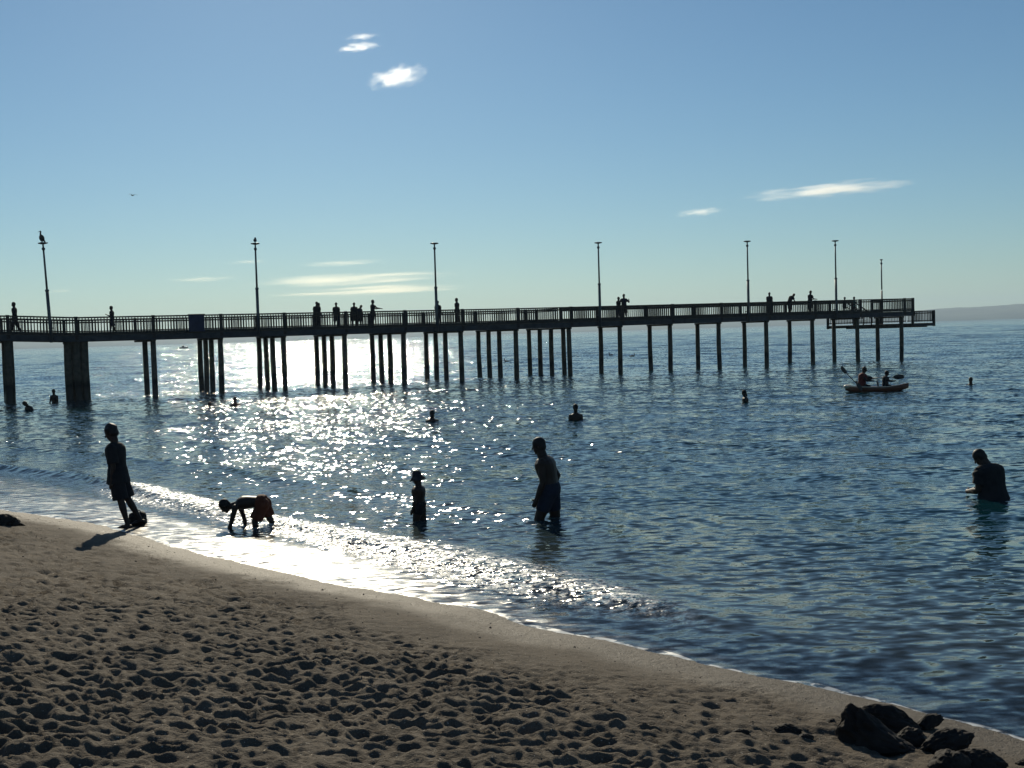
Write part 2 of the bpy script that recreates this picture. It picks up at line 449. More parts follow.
# ---- distant shore across the bay
def hills():
    a = np.radians(np.arange(-75, 75.01, .12)); n = len(a)
    deg = np.degrees(a)
    def prof(d, seed, rough):
        r = np.random.default_rng(seed); h = np.zeros_like(d)
        for k in range(14):
            f = .12 * 1.45 ** k; h += rough * r.uniform(.5, 1) / (1 + 1.6 * k) * np.sin(f * d * 2 * math.pi / 6 + r.uniform(0, 6.28))
        return h
    top = 40 + 9 * prof(deg, 1, 1.0)
    top = top + 15 * sm(16.5, 20.5, deg) + 9 * sm(20.5, 23.5, deg)
    top = np.maximum(top, 10)
    rows = [(5200, -.1), (5230, .12), (5400, .45), (5650, .8), (5950, 1.0), (6400, .55), (6700, -.1)]
    V = []
    for i, (rr, k) in enumerate(rows):
        nz = prof(deg * (1 + .1 * i), 20 + i, 1.0)
        hh = top * k * (1 + (.10 * nz if 0 < i < 6 else 0))
        if k < 0: hh = np.full(n, -4.0)
        V.append(np.stack([rr * np.sin(a), rr * np.cos(a), hh], -1))
    V = np.concatenate(V); idx = np.arange(len(rows) * n).reshape(len(rows), n)
    F = np.stack([idx[:-1, :-1], idx[1:, :-1], idx[1:, 1:], idx[:-1, 1:]], -1).reshape(-1, 4)[:, ::-1]
    return mesh_np('hills', V, F)
hl = link('hills', hills(), mat('scrub_hills', (.075, .08, .05), .95, scale=.01, var=.4), smooth=True); tag(hl, kind='structure')

# ---- sea air
bm = bmesh.new(); add_box(bm, (0, 0, 62), (14600, 14600, 136))
hz = link('haze', bm_mesh(bm, 'haze')); tag(hz, kind='stuff')
m_h = bpy.data.materials.new('sea_haze'); m_h.use_nodes = True
t = NT(m_h); t.n.remove(t.n['Principled BSDF'])
pvl = t.new('ShaderNodeVolumePrincipled'); pvl.inputs['Density'].default_value = HAZE; pvl.inputs['Color'].default_value = (.62, .82, 1.0, 1); pvl.inputs['Anisotropy'].default_value = .2
t.l.new(pvl.outputs[0], t.n['Material Output'].inputs['Volume'])
hz.data.materials.append(m_h)

# ================================================================ MATERIALS OF THE THINGS
M_TIMBER = mat('weathered_timber', (.060, .050, .040), .85, var=.35, scale=4, bump=.004, bscale=20)
M_RAIL = mat('dark_rail_timber', (.035, .030, .026), .85, var=.3, scale=8)
M_BEAM = mat('grey_edge_beam', (.045, .047, .052), .8, var=.25, scale=3)
M_PILE = bpy.data.materials.new('pile_timber'); M_PILE.use_nodes = True
t = NT(M_PILE); b = t.n['Principled BSDF']; pos = t.new('ShaderNodeNewGeometry').outputs['Position']
z_ = t.new('ShaderNodeSeparateXYZ'); t.put(z_.inputs[0], pos)
zz = t.math('ADD', z_.outputs[2], t.math('MULTIPLY', t.math('SUBTRACT', t.noise(pos, 3.0, 4), .5), .5))
c = t.mixc(t.ramp(t.noise(pos, 5, 4), .3, .7), (.060, .050, .036, 1), (.10, .085, .060, 1))
t.put(b.inputs['Base Color'], t.mixc(t.ramp(zz, .75, 1.15), (.012, .013, .011, 1), c))
t.put(b.inputs['Roughness'], t.ramp(zz, .3, .9, .35, .85)); b.inputs['Specular IOR Level'].default_value = .3
M_GALV = mat('galvanised_pole', (.10, .105, .11), .5, metal=.3, var=.2, scale=3)
M_LAMP = mat('lamp_housing', (.06, .065, .07), .5, var=.2)
M_NAVY = mat('navy_board', (.018, .022, .055), .6, var=.2, scale=3)
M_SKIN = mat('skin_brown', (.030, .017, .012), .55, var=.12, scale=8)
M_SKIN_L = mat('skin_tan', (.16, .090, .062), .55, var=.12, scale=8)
M_HAIR = mat('dark_hair', (.012, .010, .009), .6, var=.3, scale=40, bump=.004, bscale=60)
M_BLACK = mat('black_cloth', (.014, .014, .017), .9, var=.2, scale=12, bump=.004, bscale=14)
M_DKBLUE = mat('dark_blue_cloth', (.016, .020, .036), .9, var=.2, scale=12, bump=.004, bscale=14)
M_RED = mat('orange_red_cloth', (.11, .030, .013), .85, var=.2, scale=12, bump=.004, bscale=14)
M_VEST = mat('dark_red_vest', (.12, .018, .016), .8, var=.2, scale=10)
M_TEAL = mat('teal_cloth', (.03, .13, .12), .9, var=.2, scale=10)
M_GREY = mat('grey_cloth', (.07, .07, .075), .9, var=.2, scale=10)
M_HAT = mat('dark_sun_hat', (.025, .024, .028), .9, var=.2, scale=12)
M_BIRD = mat('brown_plumage', (.05, .042, .036), .8, var=.35, scale=14)
M_GULL = mat('grey_plumage', (.10, .10, .10), .8, var=.35, scale=14)
M_ROCK = mat('dark_rock', (.022, .017, .014), .85, var=.55, scale=7, bump=.02, bscale=16)
M_HULL = mat('red_orange_plastic', (.13, .038, .015), .45, spec=.5, var=.15, scale=4)
M_CREAM = mat('cream_plastic', (.62, .52, .38), .5, spec=.5, var=.1, scale=4)
M_PADDLE = mat('black_plastic', (.018, .018, .02), .5, spec=.4, var=.15)
M_BAG = mat('black_bag', (.016, .015, .015), .85, var=.3, scale=10, bump=.006, bscale=18)
M_BOAT = mat('dark_boat_paint', (.05, .05, .055), .5, var=.1)

# ================================================================ PEOPLE
def rx(v, deg):
    """rotate a (x, y, z) vector in the forward/up plane: positive leans forward (+Y)"""
    a = math.radians(deg); x, y, z = v
    return Vector((x, y * math.cos(a) + z * math.sin(a), -y * math.sin(a) + z * math.cos(a)))

def limb_dir(pitch, side, out):
    """pitch 0 hangs straight down, 90 points forward; out spreads sideways"""
    p, o = math.radians(pitch), math.radians(out)
    return Vector((side * math.sin(o), math.sin(p) * math.cos(o), -math.cos(p) * math.cos(o)))

def pose(h=1.75, lean=2, head=5, bend=0, child=0.0, arms=((5, 8, 15), (5, 8, 15)), legs=((0, 4, 0), (0, 4, 0)), pelvis=None, turn=0, fore_in=(0, 0)):
    """joint positions; arms: (pitch, spread, elbow flex), legs: (pitch, spread, knee flex); first entry is the left (-X) limb"""
    k = h / 1.75; hs = k * (1 + .30 * child); wd = 1 - .06 * child
    J = {'k': k, 'hs': hs}
    thigh, shin = .435 * k * (1 - .05 * child), .42 * k * (1 - .05 * child)
    legd = []
    for sd, (p, o, kn) in zip((-1, 1), legs):
        hip0 = Vector((sd * .092 * k * wd, 0, 0))
        knee = hip0 + limb_dir(p, sd, o) * thigh
        ank = knee + limb_dir(p - kn, sd, o * .5) * shin
        legd.append((hip0, knee, ank))
    low = min(l[2].z for l in legd)
    P = Vector((0, 0, -low + .075 * k)) if pelvis is None else Vector(pelvis)
    J['pelvis'] = P + Vector((0, 0, .05 * k))
    for nm, l, lg in zip('LR', legd, legs):
        J['hip' + nm], J['knee' + nm], J['ank' + nm] = (P + q for q in l)
        fp = max(-50, min(50, lg[0] - lg[2])) * .55
        J['toe' + nm] = J['ank' + nm] + rx((0, .17 * k, -.045 * k), -fp)
        J['heel' + nm] = J['ank' + nm] + rx((0, -.045 * k, -.05 * k), -fp)
    sp = lambda d, a: rx((0, 0, d), a)
    J['waist'] = J['pelvis'] + sp(.16 * k, lean * .6)
    J['chest'] = J['waist'] + sp(.20 * k, lean + bend * .5)
    J['neck'] = J['chest'] + sp(.155 * k, lean + bend)
    J['lean'] = lean + bend
    J['skull'] = J['neck'] + sp(.040 * k + .125 * hs, lean * .7 + bend + head * .5) + Vector((0, .015 * k, 0))
    J['head'] = lean + bend * .6 + head; J['turn'] = turn
    for nm, sd, (p, o, e), fi in zip('LR', (-1, 1), arms, fore_in):
        s = J['neck'] + rx((sd * .172 * k * wd, -.005, -.095 * k), lean + bend)
        J['sho' + nm] = s
        el = s + limb_dir(p, sd, o) * .29 * k
        wr = el + limb_dir(p + e, sd, o * .4 - fi) * .25 * k
        J['elb' + nm], J['wri' + nm] = el, wr
        J['hdir' + nm] = (wr - el).normalized()
    return J

def ring(c, fwd_tilt, wx_, wy_, n=16, p=2.3):
    out = []
    for i in range(n):
        a = 2 * math.pi * i / n; ca, sa = math.cos(a), math.sin(a)
        v = (math.copysign(abs(ca) ** (2 / p), ca) * wx_, math.copysign(abs(sa) ** (2 / p), sa) * wy_, 0)
        out.append(Vector(c) + rx(v, fwd_tilt))
    return out

def torso_rings(J, g=0.0, lo=-.02, build=1.0, hi=True):
    k = J['k']; L = J['lean']; P, W, C, N = J['pelvis'], J['waist'], J['chest'], J['neck']
    tl = math.degrees(math.atan2(C.y - P.y, C.z - P.z)) if 'tilt' not in J else J['tilt']
    B = build
    R = [ring(P + rx((0, 0, lo * k - .05 * k), tl), tl, (.145 * B + g) * k, (.098 * B + g) * k),
         ring(P, tl, (.162 * B + g) * k, (.115 * B + g) * k),
         ring(P.lerp(W, .6), tl, (.145 * B + g) * k, (.100 * B + g) * k),
         ring(W + (C - W) * .1, (tl + L) / 2, (.140 * B + g) * k, (.098 * B + g) * k),
         ring(W.lerp(C, .6), L, (.158 * B + g) * k, (.112 * B + g) * k),
         ring(C + (N - C) * .1, L, (.172 * B + g) * k, (.118 * B + g) * k)]
    if hi:
        R += [ring(C.lerp(N, .5), L, (.172 * B + g) * k, (.108 * B + g) * k),
              ring(C.lerp(N, .85), L, (.108 * B + g) * k, (.080 * B + g) * k),
              ring(C.lerp(N, 1.03), L, (.066 + g * .6) * k, (.064 + g * .6) * k)]
    return R

def body_bm(J, fingers, build=1.0):
    k, hs = J['k'], J['hs']; bm = bmesh.new()
    add_loft(bm, torso_rings(J, build=build))
    # neck and head with brow, nose, chin, ears
    Hc = J['skull']; hd = J['head']
    Rh = Matrix.Rotation(math.radians(J['turn']), 3, 'Z') @ Matrix.Rotation(math.radians(-hd), 3, 'X')
    add_tube(bm, [J['neck'] - (Hc - J['neck']) * .2, Hc - Rh @ Vector((0, .02 * hs, .05 * hs))], [.066 * k * build ** .7, .060 * k * build ** .5], 12)
    H_ = lambda x, y, z: Hc + Rh @ Vector((x * hs, y * hs, z * hs))
    add_ball(bm, H_(0, -.012, .025), (.074 * hs, .092 * hs, .092 * hs), 16, Rh)
    add_ball(bm, H_(0, .030, -.045), (.056 * hs, .058 * hs, .074 * hs), 14, Rh)
    add_ball(bm, H_(0, .062, -.098), (.024 * hs, .022 * hs, .018 * hs), 8, Rh)            # chin
    add_tube(bm, [H_(0, .080, .012), H_(0, .106, -.028)], [.008 * hs, .014 * hs], 8, round_end=True)  # nose
    add_ball(bm, H_(0, .086, -.060), (.022 * hs, .010 * hs, .008 * hs), 8, Rh)             # mouth
    add_tube(bm, [H_(-.045, .066, .026), H_(0, .078, .030), H_(.045, .066, .026)], .010 * hs, 8)      # brow
    for sd in (-1, 1):
        add_ball(bm, H_(sd * .075, -.012, -.012), (.010 * hs, .020 * hs, .032 * hs), 8, Rh)   # ear
        add_ball(bm, H_(sd * .030, .068, .008), .013 * hs, 8, Rh)                              # eye
    for nm, sd in (('L', -1), ('R', 1)):
        S, E, W = J['sho' + nm], J['elb' + nm], J['wri' + nm]
        add_ball(bm, S, .058 * k * build, 10)
        add_tube(bm, [J['chest'].lerp(J['neck'], .6), S], [.06 * k, .056 * k * build], 10)
        m = S.lerp(E, .45)
        add_tube(bm, [S, m, E, E.lerp(W, .3), W], [q * k * build for q in (.052, .047, .037, .040, .026)], 10, round_end=True)
        d = J['hdir' + nm]; side = Vector((-sd, 0, 0)); side = (side - d * side.dot(d)).normalized(); nrm = d.cross(side)
        P0 = W + d * .045 * k
        add_tube(bm, [W, P0, W + d * .092 * k], [.026 * k, .034 * k, .030 * k], 8, round_end=True)
        if fingers:
            fwd = nrm if nrm.y > 0 else -nrm
            for q, (o, ln) in enumerate(((.030, .070), (.011, .082), (-.009, .076), (-.028, .058))):
                a = W + d * .085 * k + fwd * o * k
                b_ = a + (d + side * .25).normalized() * ln * .5 * k; c_ = b_ + (d + side * .9).normalized() * ln * .5 * k
                add_tube(bm, [a - d * .03 * k, a, b_, c_], [.0105 * k, .0105 * k, .0095 * k, .008 * k], 6, round_end=True)
            a = W + d * .03 * k + fwd * .022 * k
            add_tube(bm, [a, a + (d * .6 + fwd + side * .3).normalized() * .035 * k, a + (d * .9 + fwd * .7 + side * .5).normalized() * .068 * k], [.014 * k, .012 * k, .009 * k], 6, round_end=True)
        Hh_, K, A = J['hip' + nm], J['knee' + nm], J['ank' + nm]
        add_tube(bm, [Hh_ + Vector((0, 0, .03 * k)), Hh_.lerp(K, .35), K, K.lerp(A, .3), K.lerp(A, .75), A], [q * k * build for q in (.088, .080, .055, .058, .040, .036)], 12, round_end=True)
        add_tube(bm, [J['heel' + nm] , J['ank' + nm].lerp(J['toe' + nm], .45) - Vector((0, 0, .012 * k)), J['toe' + nm]], [.036 * k, .040 * k, .026 * k], 8, round_end=True)
    return bm

def fuse(bm, voxel, name, smooth=4):
    """one continuous skin out of overlapping pieces"""
    me = bm_mesh(bm, name)
    o = bpy.data.objects.new('working', me); COL.objects.link(o)
    r = o.modifiers.new('r', 'REMESH'); r.mode = 'VOXEL'; r.voxel_size = voxel
    s_ = o.modifiers.new('s', 'SMOOTH'); s_.factor = .5; s_.iterations = smooth
    dg = bpy.context.evaluated_depsgraph_get()
    out = bpy.data.meshes.new_from_object(o.evaluated_get(dg)); out.name = name
    bpy.data.objects.remove(o); bpy.data.meshes.remove(me)
    out.materials.clear()
    return out

def shirt_bm(J, g, hem, sleeve, build=1.0):
    bm = bmesh.new(); k = J['k']
    R = torso_rings(J, g, lo=-hem, build=build)
    R[0] = [p for p in ring(J['pelvis'] + rx((0, 0, -hem * k), J['lean'] * .3), J['lean'] * .4, (.175 * build + g * 1.5) * k, (.125 * build + g * 1.6) * k)]
    add_loft(bm, R)
    for nm in 'LR':
        S, E, W = J['sho' + nm], J['elb' + nm], J['wri' + nm]
        add_ball(bm, S, (.052 * build + g) * k, 10)
        e = S.lerp(E, min(1, sleeve))
        add_tube(bm, [J['chest'].lerp(J['neck'], .6), S, e], [(.066 + g) * k, (.058 * build + g) * k, (.052 * build + g * 1.3) * k], 12)
        if sleeve > 1:
            add_tube(bm, [E, E.lerp(W, sleeve - 1)], [(.045 + g) * k, (.036 + g) * k], 10)
    return bm

def shorts_bm(J, g, length, build=1.0):
    bm = bmesh.new(); k = J['k']
    tl = math.degrees(math.atan2(J['waist'].y - J['pelvis'].y, J['waist'].z - J['pelvis'].z))
    P = J['pelvis']
    add_loft(bm, [ring(P + rx((0, 0, -.075 * k), tl), tl, (.15 * build + g) * k, (.105 * build + g) * k), ring(P, tl, (.164 * build + g) * k, (.118 * build + g) * k),
                  ring(P.lerp(J['waist'], .62), tl, (.148 * build + g) * k, (.104 * build + g) * k)])
    for nm in 'LR':
        H_, K, A = J['hip' + nm], J['knee' + nm], J['ank' + nm]
        add_ball(bm, H_ + Vector((0, 0, .02 * k)), (.104 * build + g) * k, 12)
        e = H_.lerp(K, min(1, length))
        add_tube(bm, [H_ + Vector((0, 0, .03 * k)), H_.lerp(K, .3), e], [(.092 * build + g) * k, (.086 * build + g) * k, (.072 * build + g * 1.6) * k], 12)
        if length > 1:
            add_tube(bm, [K - (K - H_) * .05, K.lerp(A, length - 1)], [(.066 + g) * k, (.052 + g) * k], 12)
    return bm

def hair_bm(J, thick=.016, long=0.0, curly=0.0):
    hs = J['hs']; Hc = J['skull']; bm = bmesh.new()
    Rh = Matrix.Rotation(math.radians(J['turn']), 3, 'Z') @ Matrix.Rotation(math.radians(-J['head']), 3, 'X')
    H_ = lambda x, y, z: Hc + Rh @ Vector((x * hs, y * hs, z * hs))
    add_ball(bm, H_(0, -.020, .036), ((.074 + thick) * hs, (.090 + thick) * hs, (.086 + thick) * hs), 16, Rh)
    add_ball(bm, H_(0, -.045, -.02), ((.068 + thick) * hs, (.060 + thick) * hs, .075 * hs), 12, Rh)
    if long > 0:
        add_tube(bm, [H_(0, -.05, 0), H_(0, -.075, -.10), H_(0, -.085, -.10 - long)], [.07 * hs, .06 * hs, .03 * hs], 10, round_end=True)
    if curly > 0:
        r = random.Random(4)
        for i in range(46):
            a, e = r.uniform(0, 6.28), r.uniform(-.1, 1.5)
            if math.sin(a) > .5 and e < .5: continue
            v = Vector((math.cos(a) * math.cos(e) * .083, math.sin(a) * math.cos(e) * .1 - .02, math.sin(e) * .094 + .036))
            add_ball(bm, H_(*v), r.uniform(.016, .028) * hs * curly, 6)
    return bm

def hat_bm(J, brim=.16, droop=.05, crown=.10):
    hs = J['hs']; Hc = J['skull']
    Rh = Matrix.Rotation(math.radians(J['turn']), 3, 'Z') @ Matrix.Rotation(math.radians(-J['head']), 3, 'X')
    H_ = lambda x, y, z: Hc + Rh @ Vector((x * hs, y * hs, z * hs))
    bm = bmesh.new(); prof = [(.001, crown + .055), (.055, crown + .05), (.082, crown + .02), (.094, .045), (.10, .035), (brim, .035 - droop), (brim, .027 - droop), (.092, .024), (.07, .03), (.001, .03)]
    n = 20
    rings = [[H_(math.cos(6.28318 * i / n) * r * .94, math.sin(6.28318 * i / n) * r * 1.08 - .012, zz_ + (.012 * math.sin(3 * 6.28318 * i / n) if r == brim else 0)) for i in range(n)] for r, zz_ in prof]
    add_loft(bm, rings); return bm

def person(label, J, loc, rz, skin=None, top=None, bottom=None, hair=True, hat=None, voxel=.010, fingers=False, build=1.0, group=None,
           top_g=.016, hem=.10, sleeve=.6, bottom_g=.016, length=.75, curly=0, long=0, vest=False):
    me = fuse(body_bm(J, fingers, build), voxel, 'person_body')
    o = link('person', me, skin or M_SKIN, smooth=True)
    o.location = loc; o.rotation_euler = (0, 0, math.radians(rz))
    tag(o, label, 'person', group)
    v2 = max(voxel, .010)
    if bottom: link('trousers' if length > 1.3 else 'shorts', fuse(shorts_bm(J, bottom_g, length, build), v2, 'shorts', 3), bottom, o, True)
    if top: link('life_vest' if vest else ('shirt' if sleeve < 1.3 else 'jacket'), fuse(shirt_bm(J, top_g, hem, sleeve, build), v2, 'shirt', 3), top, o, True)
    if hat: link('sun_hat', bm_mesh(hat_bm(J, **hat), 'sun_hat'), M_HAT, o, True)
    if hair: link('hair', fuse(hair_bm(J, curly=curly, long=long), v2, 'hair', 2 if curly else 4), M_HAIR, o, True)
    return o

# ---- on the sand and in the shallows
def water_or_sand(x, y): return max(ground(x, y), .0)

J = pose(1.58, lean=5, head=18, child=.35, arms=((-6, 5, 14), (6, 5, 22)), legs=((-10, 2, 4), (-15, 2, 14)))
person('boy in oversized dark T-shirt and shorts walking left along the wet sand', J, (-6.12, 18.45, ground(-6.12, 18.45) + .0), 86,
       top=M_BLACK, bottom=M_BLACK, voxel=.0075, fingers=True, top_g=.034, hem=.17, sleeve=.85, bottom_g=.035, length=.95, curly=.9, build=1.08)

J = pose(1.20, child=.7)
k = J['k']
def yz(px, py, x=0): return Vector((x, (252 - px) * .0153, (529 - py) * .0168))
J.update(pelvis=yz(263.5, 499.5), waist=yz(256, 498.5), chest=yz(246, 499), neck=yz(238, 500.5), lean=96, tilt=-268 + 360, skull=yz(226.5, 502), head=50, turn=0)
for nm, sd in (('L', -1), ('R', 1)):
    J['sho' + nm] = yz(239, 502.5, sd * .125); J['hip' + nm] = yz(265, 502, sd * .065)
J['elbL'] = yz(234.5, 517, -.15); J['wriL'] = yz(231.0, 526.5, -.15)
J['elbR'] = yz(243, 515, .15); J['wriR'] = yz(243.5, 523, .16)
for nm in 'LR': J['hdir' + nm] = Vector((0, .55, -.8)).normalized()
J['kneeL'] = yz(257, 516, -.08); J['ankL'] = yz(259.5, 526, -.08); J['heelL'] = yz(262, 527, -.08); J['toeL'] = yz(254, 528, -.09)
J['kneeR'] = yz(269, 514.5, .09); J['ankR'] = yz(274, 521.5, .09); J['heelR'] = yz(277, 521, .09); J['toeR'] = yz(271.5, 527.5, .09)
person('child in orange-red shorts crawling on hands and feet in the swash', J, (-4.02, 18.1, ground(-4.02, 18.1) + .015), 88,
       bottom=M_RED, voxel=.0075, fingers=True, bottom_g=.035, length=.85, build=1.28)

J = pose(1.02, lean=1, head=8, child=.9, arms=((8, 8, 14), (4, 8, 10)), legs=((12, 5, 14), (-12, 5, 6)))
person('small child in a floppy bucket-like sun hat standing knee-deep in glittering water', J, (-1.47, 18.2, -.31), 84,
       bottom=M_BLACK, hat=dict(brim=.160, droop=.075), voxel=.0075, fingers=True, bottom_g=.006, length=.45, hair=False, build=1.55)

J = pose(1.72, lean=8, bend=10, head=-2, arms=((-2, 8, 24), (-32, 16, 66)), legs=((22, 6, 18), (-6, 6, 6)))
person('bare-chested man in dark shorts wading and leaning forward, knee-deep', J, (.52, 17.83, -.49), 76,
       bottom=M_DKBLUE, voxel=.0075, fingers=True, bottom_g=.006, length=.66, build=1.34)

J = pose(1.78, lean=8, bend=14, head=22, turn=10, arms=((4, 10, 74), (-8, 26, 66)), legs=((4, 5, 6), (0, 5, 4)), fore_in=(30, 34))
J['skull'] -= Vector((0, .01, .035)); J['skull'].x -= .02
person('thickset man standing hip-deep with his head bowed, nearest the right edge', J, (7.52, 18.8, -1.0), 36,
       top=M_BLACK, top_g=.022, sleeve=.7, bottom=M_BLACK, voxel=.0075, fingers=True, length=.8, build=1.55)

# ---- swimmers further out: (x, y, sink, turn, label, kind)
def swimmer(x, y, top_z, rz, label, h=1.72, **kw):
    J = pose(h, lean=kw.pop('lean', 6), head=kw.pop('head', 4), child=kw.pop('child', 0), arms=kw.pop('arms', ((10, 10, 40), (6, 10, 40))))
    crown = J['skull'].z + .118 * J['hs']
    kw.setdefault('build', 1.2)
    return person(label, J, (x, y, top_z - crown), rz, voxel=.014, group='bathers swimming off the beach', **kw)
swimmer(1.99, 37.95, .50, 175, 'bather in chest-deep water, head and broad shoulders showing, beyond the wading man', build=1.1)
swimmer(-2.67, 39.4, .36, 200, 'bather neck-deep in the glitter, above the child in the sun hat')
swimmer(8.65, 44.4, .44, 80, 'bather sitting low in the water between the pier and the kayak', h=1.5, long=.05)
swimmer(19.62, 51.3, .33, 170, 'lone head of a bather right of the kayak')
swimmer(-23.4, 61.3, .66, 170, 'bather with head and shoulders out beside the widest pier pile', build=1.05)
swimmer(-21.7, 54.2, .42, 150, 'bather hunched low in the water nearest the left edge', lean=38, head=30, build=1.15)
swimmer(-13.35, 53.0, .18, 170, 'bather sunk to the eyes left of the other in the glitter below the pier')
swimmer(-12.3, 53.2, .36, 190, 'bather with head raised at the left fringe of the glitter below the pier')

# ================================================================ THE PIER
PD = Vector((.9008, .4342, 0)); PN = Vector((-.4342, .9008, 0)); PO = Vector((0, 74.3, 0))
P_ANG = math.atan2(PD.y, PD.x)
def pw(u, v, z=0.0): return PO + PD * u + PN * v + Vector((0, 0, z))
PROT = Matrix.Rotation(P_ANG, 3, 'Z')
_dz = [(-54, .45), (-29, .17), (-25.4, .0), (0, .0), (33, .15), (40, .15)]
def dz(u):
    for (a, p), (b_, q) in zip(_dz[:-1], _dz[1:]):
        if u <= b_: return p + (q - p) * (u - a) / (b_ - a)
    return _dz[-1][1]
pier = empty('pier', pw(0, 0), P_ANG)
tag(pier, 'long timber fishing pier on many piles running out across the bay', 'pier')
PI_ = Matrix.Translation(pw(0, 0)) @ Matrix.Rotation(P_ANG, 4, 'Z')

def pbox(bm, u0, u1, v0, v1, z0, z1):
    """box in pier coordinates that follows the deck's slight rise"""
    vs = [bm.verts.new((u, v, z_ + dz(u))) for u in (u0, u1) for v in (v0, v1) for z_ in (z0, z1)]
    for f in ((0, 1, 3, 2), (4, 6, 7, 5), (0, 4, 5, 1), (2, 3, 7, 6), (0, 2, 6, 4), (1, 5, 7, 3)):
        bm.faces.new([vs[i] for i in f])

BENTS = [-52.6, -48.7, -44.8, -40.8, -36.8, -32.8, -28.7, -25.4, -21.47, -17.85, -14.3, -10.7, -7.05, -3.36, .36, 4.1, 7.85, 11.7, 15.6, 19.57, 23.58, 27.67, 31.84]
U_END, U_WIDE, V0, V1, V2 = 32.75, 5.0, -.42, 2.95, 6.1
def vfar(u): return V2 if u < U_WIDE else V1
# deck boards and joists
bm = bmesh.new()
r = random.Random(2)
u = -54.0
while u < U_END - .01:
    a = min(u + .19, U_END)
    pbox(bm, u, a - .012, V0 - .02 + r.uniform(-.01, .01), vfar(a) + .02, 3.36, 3.40 + r.uniform(-.004, .004))
    u += .19
link('deck', bm_mesh(bm, 'deck'), M_TIMBER, pier)
bm = bmesh.new()
for v in (.6, 1.5, 2.2, 3.6, 4.6, 5.4):
    pts = sorted({-54.0, -29.0, -25.4, 0.0, (U_WIDE if v > 3 else U_END)} | {q for q in (0.0,) })
    for a, b_ in zip(pts[:-1], pts[1:]): pbox(bm, a, b_, v - .05, v + .05, 3.09, 3.357)
link('joist', bm_mesh(bm, 'joist'), M_TIMBER, pier)
for (va, vb, ue) in ((V0, V0 + .09, U_END), (V1 - .09, V1, U_END), (V2 - .09, V2, U_WIDE)):
    bm = bmesh.new(); pts = [-54.0, -29.0, -25.4, 0.0, ue]
    for a, b_ in zip(pts[:-1], pts[1:]): pbox(bm, a, b_, va, vb, 3.06, 3.355)
    link('edge_beam', bm_mesh(bm, 'edge_beam'), M_BEAM, pier)
    bm = bmesh.new()
    for a, b_ in zip(pts[:-1], pts[1:]): pbox(bm, a, b_, va, vb, 3.41, 3.53)
    link('kerb_rail', bm_mesh(bm, 'kerb_rail'), M_RAIL, pier)
# piles and cap beams
def pile(u, v, top, rad):
    r_ = random.Random(int(u * 91 + v * 13)); bm = bmesh.new()
    add_tube(bm, [(u + r_.uniform(-.05, .05), v, -3.2), (u + r_.uniform(-.03, .03), v, .1), (u + r_.uniform(-.02, .02), v, 1.6), (u, v, top)],
             [rad * 1.05, rad * r_.uniform(1.0, 1.1), rad, rad * .95], 12)
    link('pile', bm_mesh(bm, 'pile'), M_PILE, pier, True)
for u in BENTS:
    rows = (0, 2.42, 4.03, 5.65) if u < U_WIDE else (0, 2.48)
    rad = .15
    if u == -28.7: rad = .24
    if u <= -24 and u > -27: rows = (0, 3.0); rad = .21
    if u == -21.47: rows = (0, 2.8)
    if u in (-28.7, -32.8): rows = (0, 2.0)
    for v in rows: pile(u, v, 3.05 + dz(u), rad)
    if rad == .21:
        for q, v in ((-.42, .1), (.40, .05)): pile(u + q, v, 3.05 + dz(u), .21)
    bm = bmesh.new(); pbox(bm, u - .13, u + .13, V0 + .25, vfar(u) - .3, 2.95, 3.055)
    link('cap_beam', bm_mesh(bm, 'cap_beam'), M_TIMBER, pier)
pile(4.56 + .45, 2.45, 3.05, .15)
# railings: a post over every bent and one panel of balusters in each bay
def railing(us, v, z0=3.40, top=.95, half=.05, posts=True, step=.155):
    for i, u in enumerate(us):
        bm = bmesh.new(); pbox(bm, u - .085, u + .085, v - .06, v + .06, z0 - .25, z0 + top + .02)
        link('rail_post', bm_mesh(bm, 'rail_post'), M_RAIL, pier)
    for a, b_ in zip(us[:-1], us[1:]):
        bm = bmesh.new()
        pbox(bm, a + .087, b_ - .087, v - .075, v + .075, z0 + top - .075, z0 + top)
        pbox(bm, a + .087, b_ - .087, v - .025, v + .025, z0 + top - .22, z0 + top - .14)
        pbox(bm, a + .087, b_ - .087, v - .025, v + .025, z0 + .15, z0 + .21)
        n = max(2, int(round((b_ - a) / step)))
        for q in range(1, n):
            uu = a + (b_ - a) * q / n
            pbox(bm, uu - .026, uu + .026, v + .027, v + .052, z0 + .10, z0 + top - .078)
        link('rail_panel', bm_mesh(bm, 'rail_panel'), M_RAIL, pier)
near = BENTS[4:] + [U_END - .1]
railing(near, V0 + .05)
far_w = [u for u in BENTS[4:] if u < U_WIDE] + [U_WIDE - .1]
railing(far_w, V2 - .05)
far_n = [U_WIDE + .1] + [u for u in BENTS if 6 < u < 28] + [29.9]
railing(far_n, V1 - .05)
railing([31.75, U_END - .1], V1 - .05)
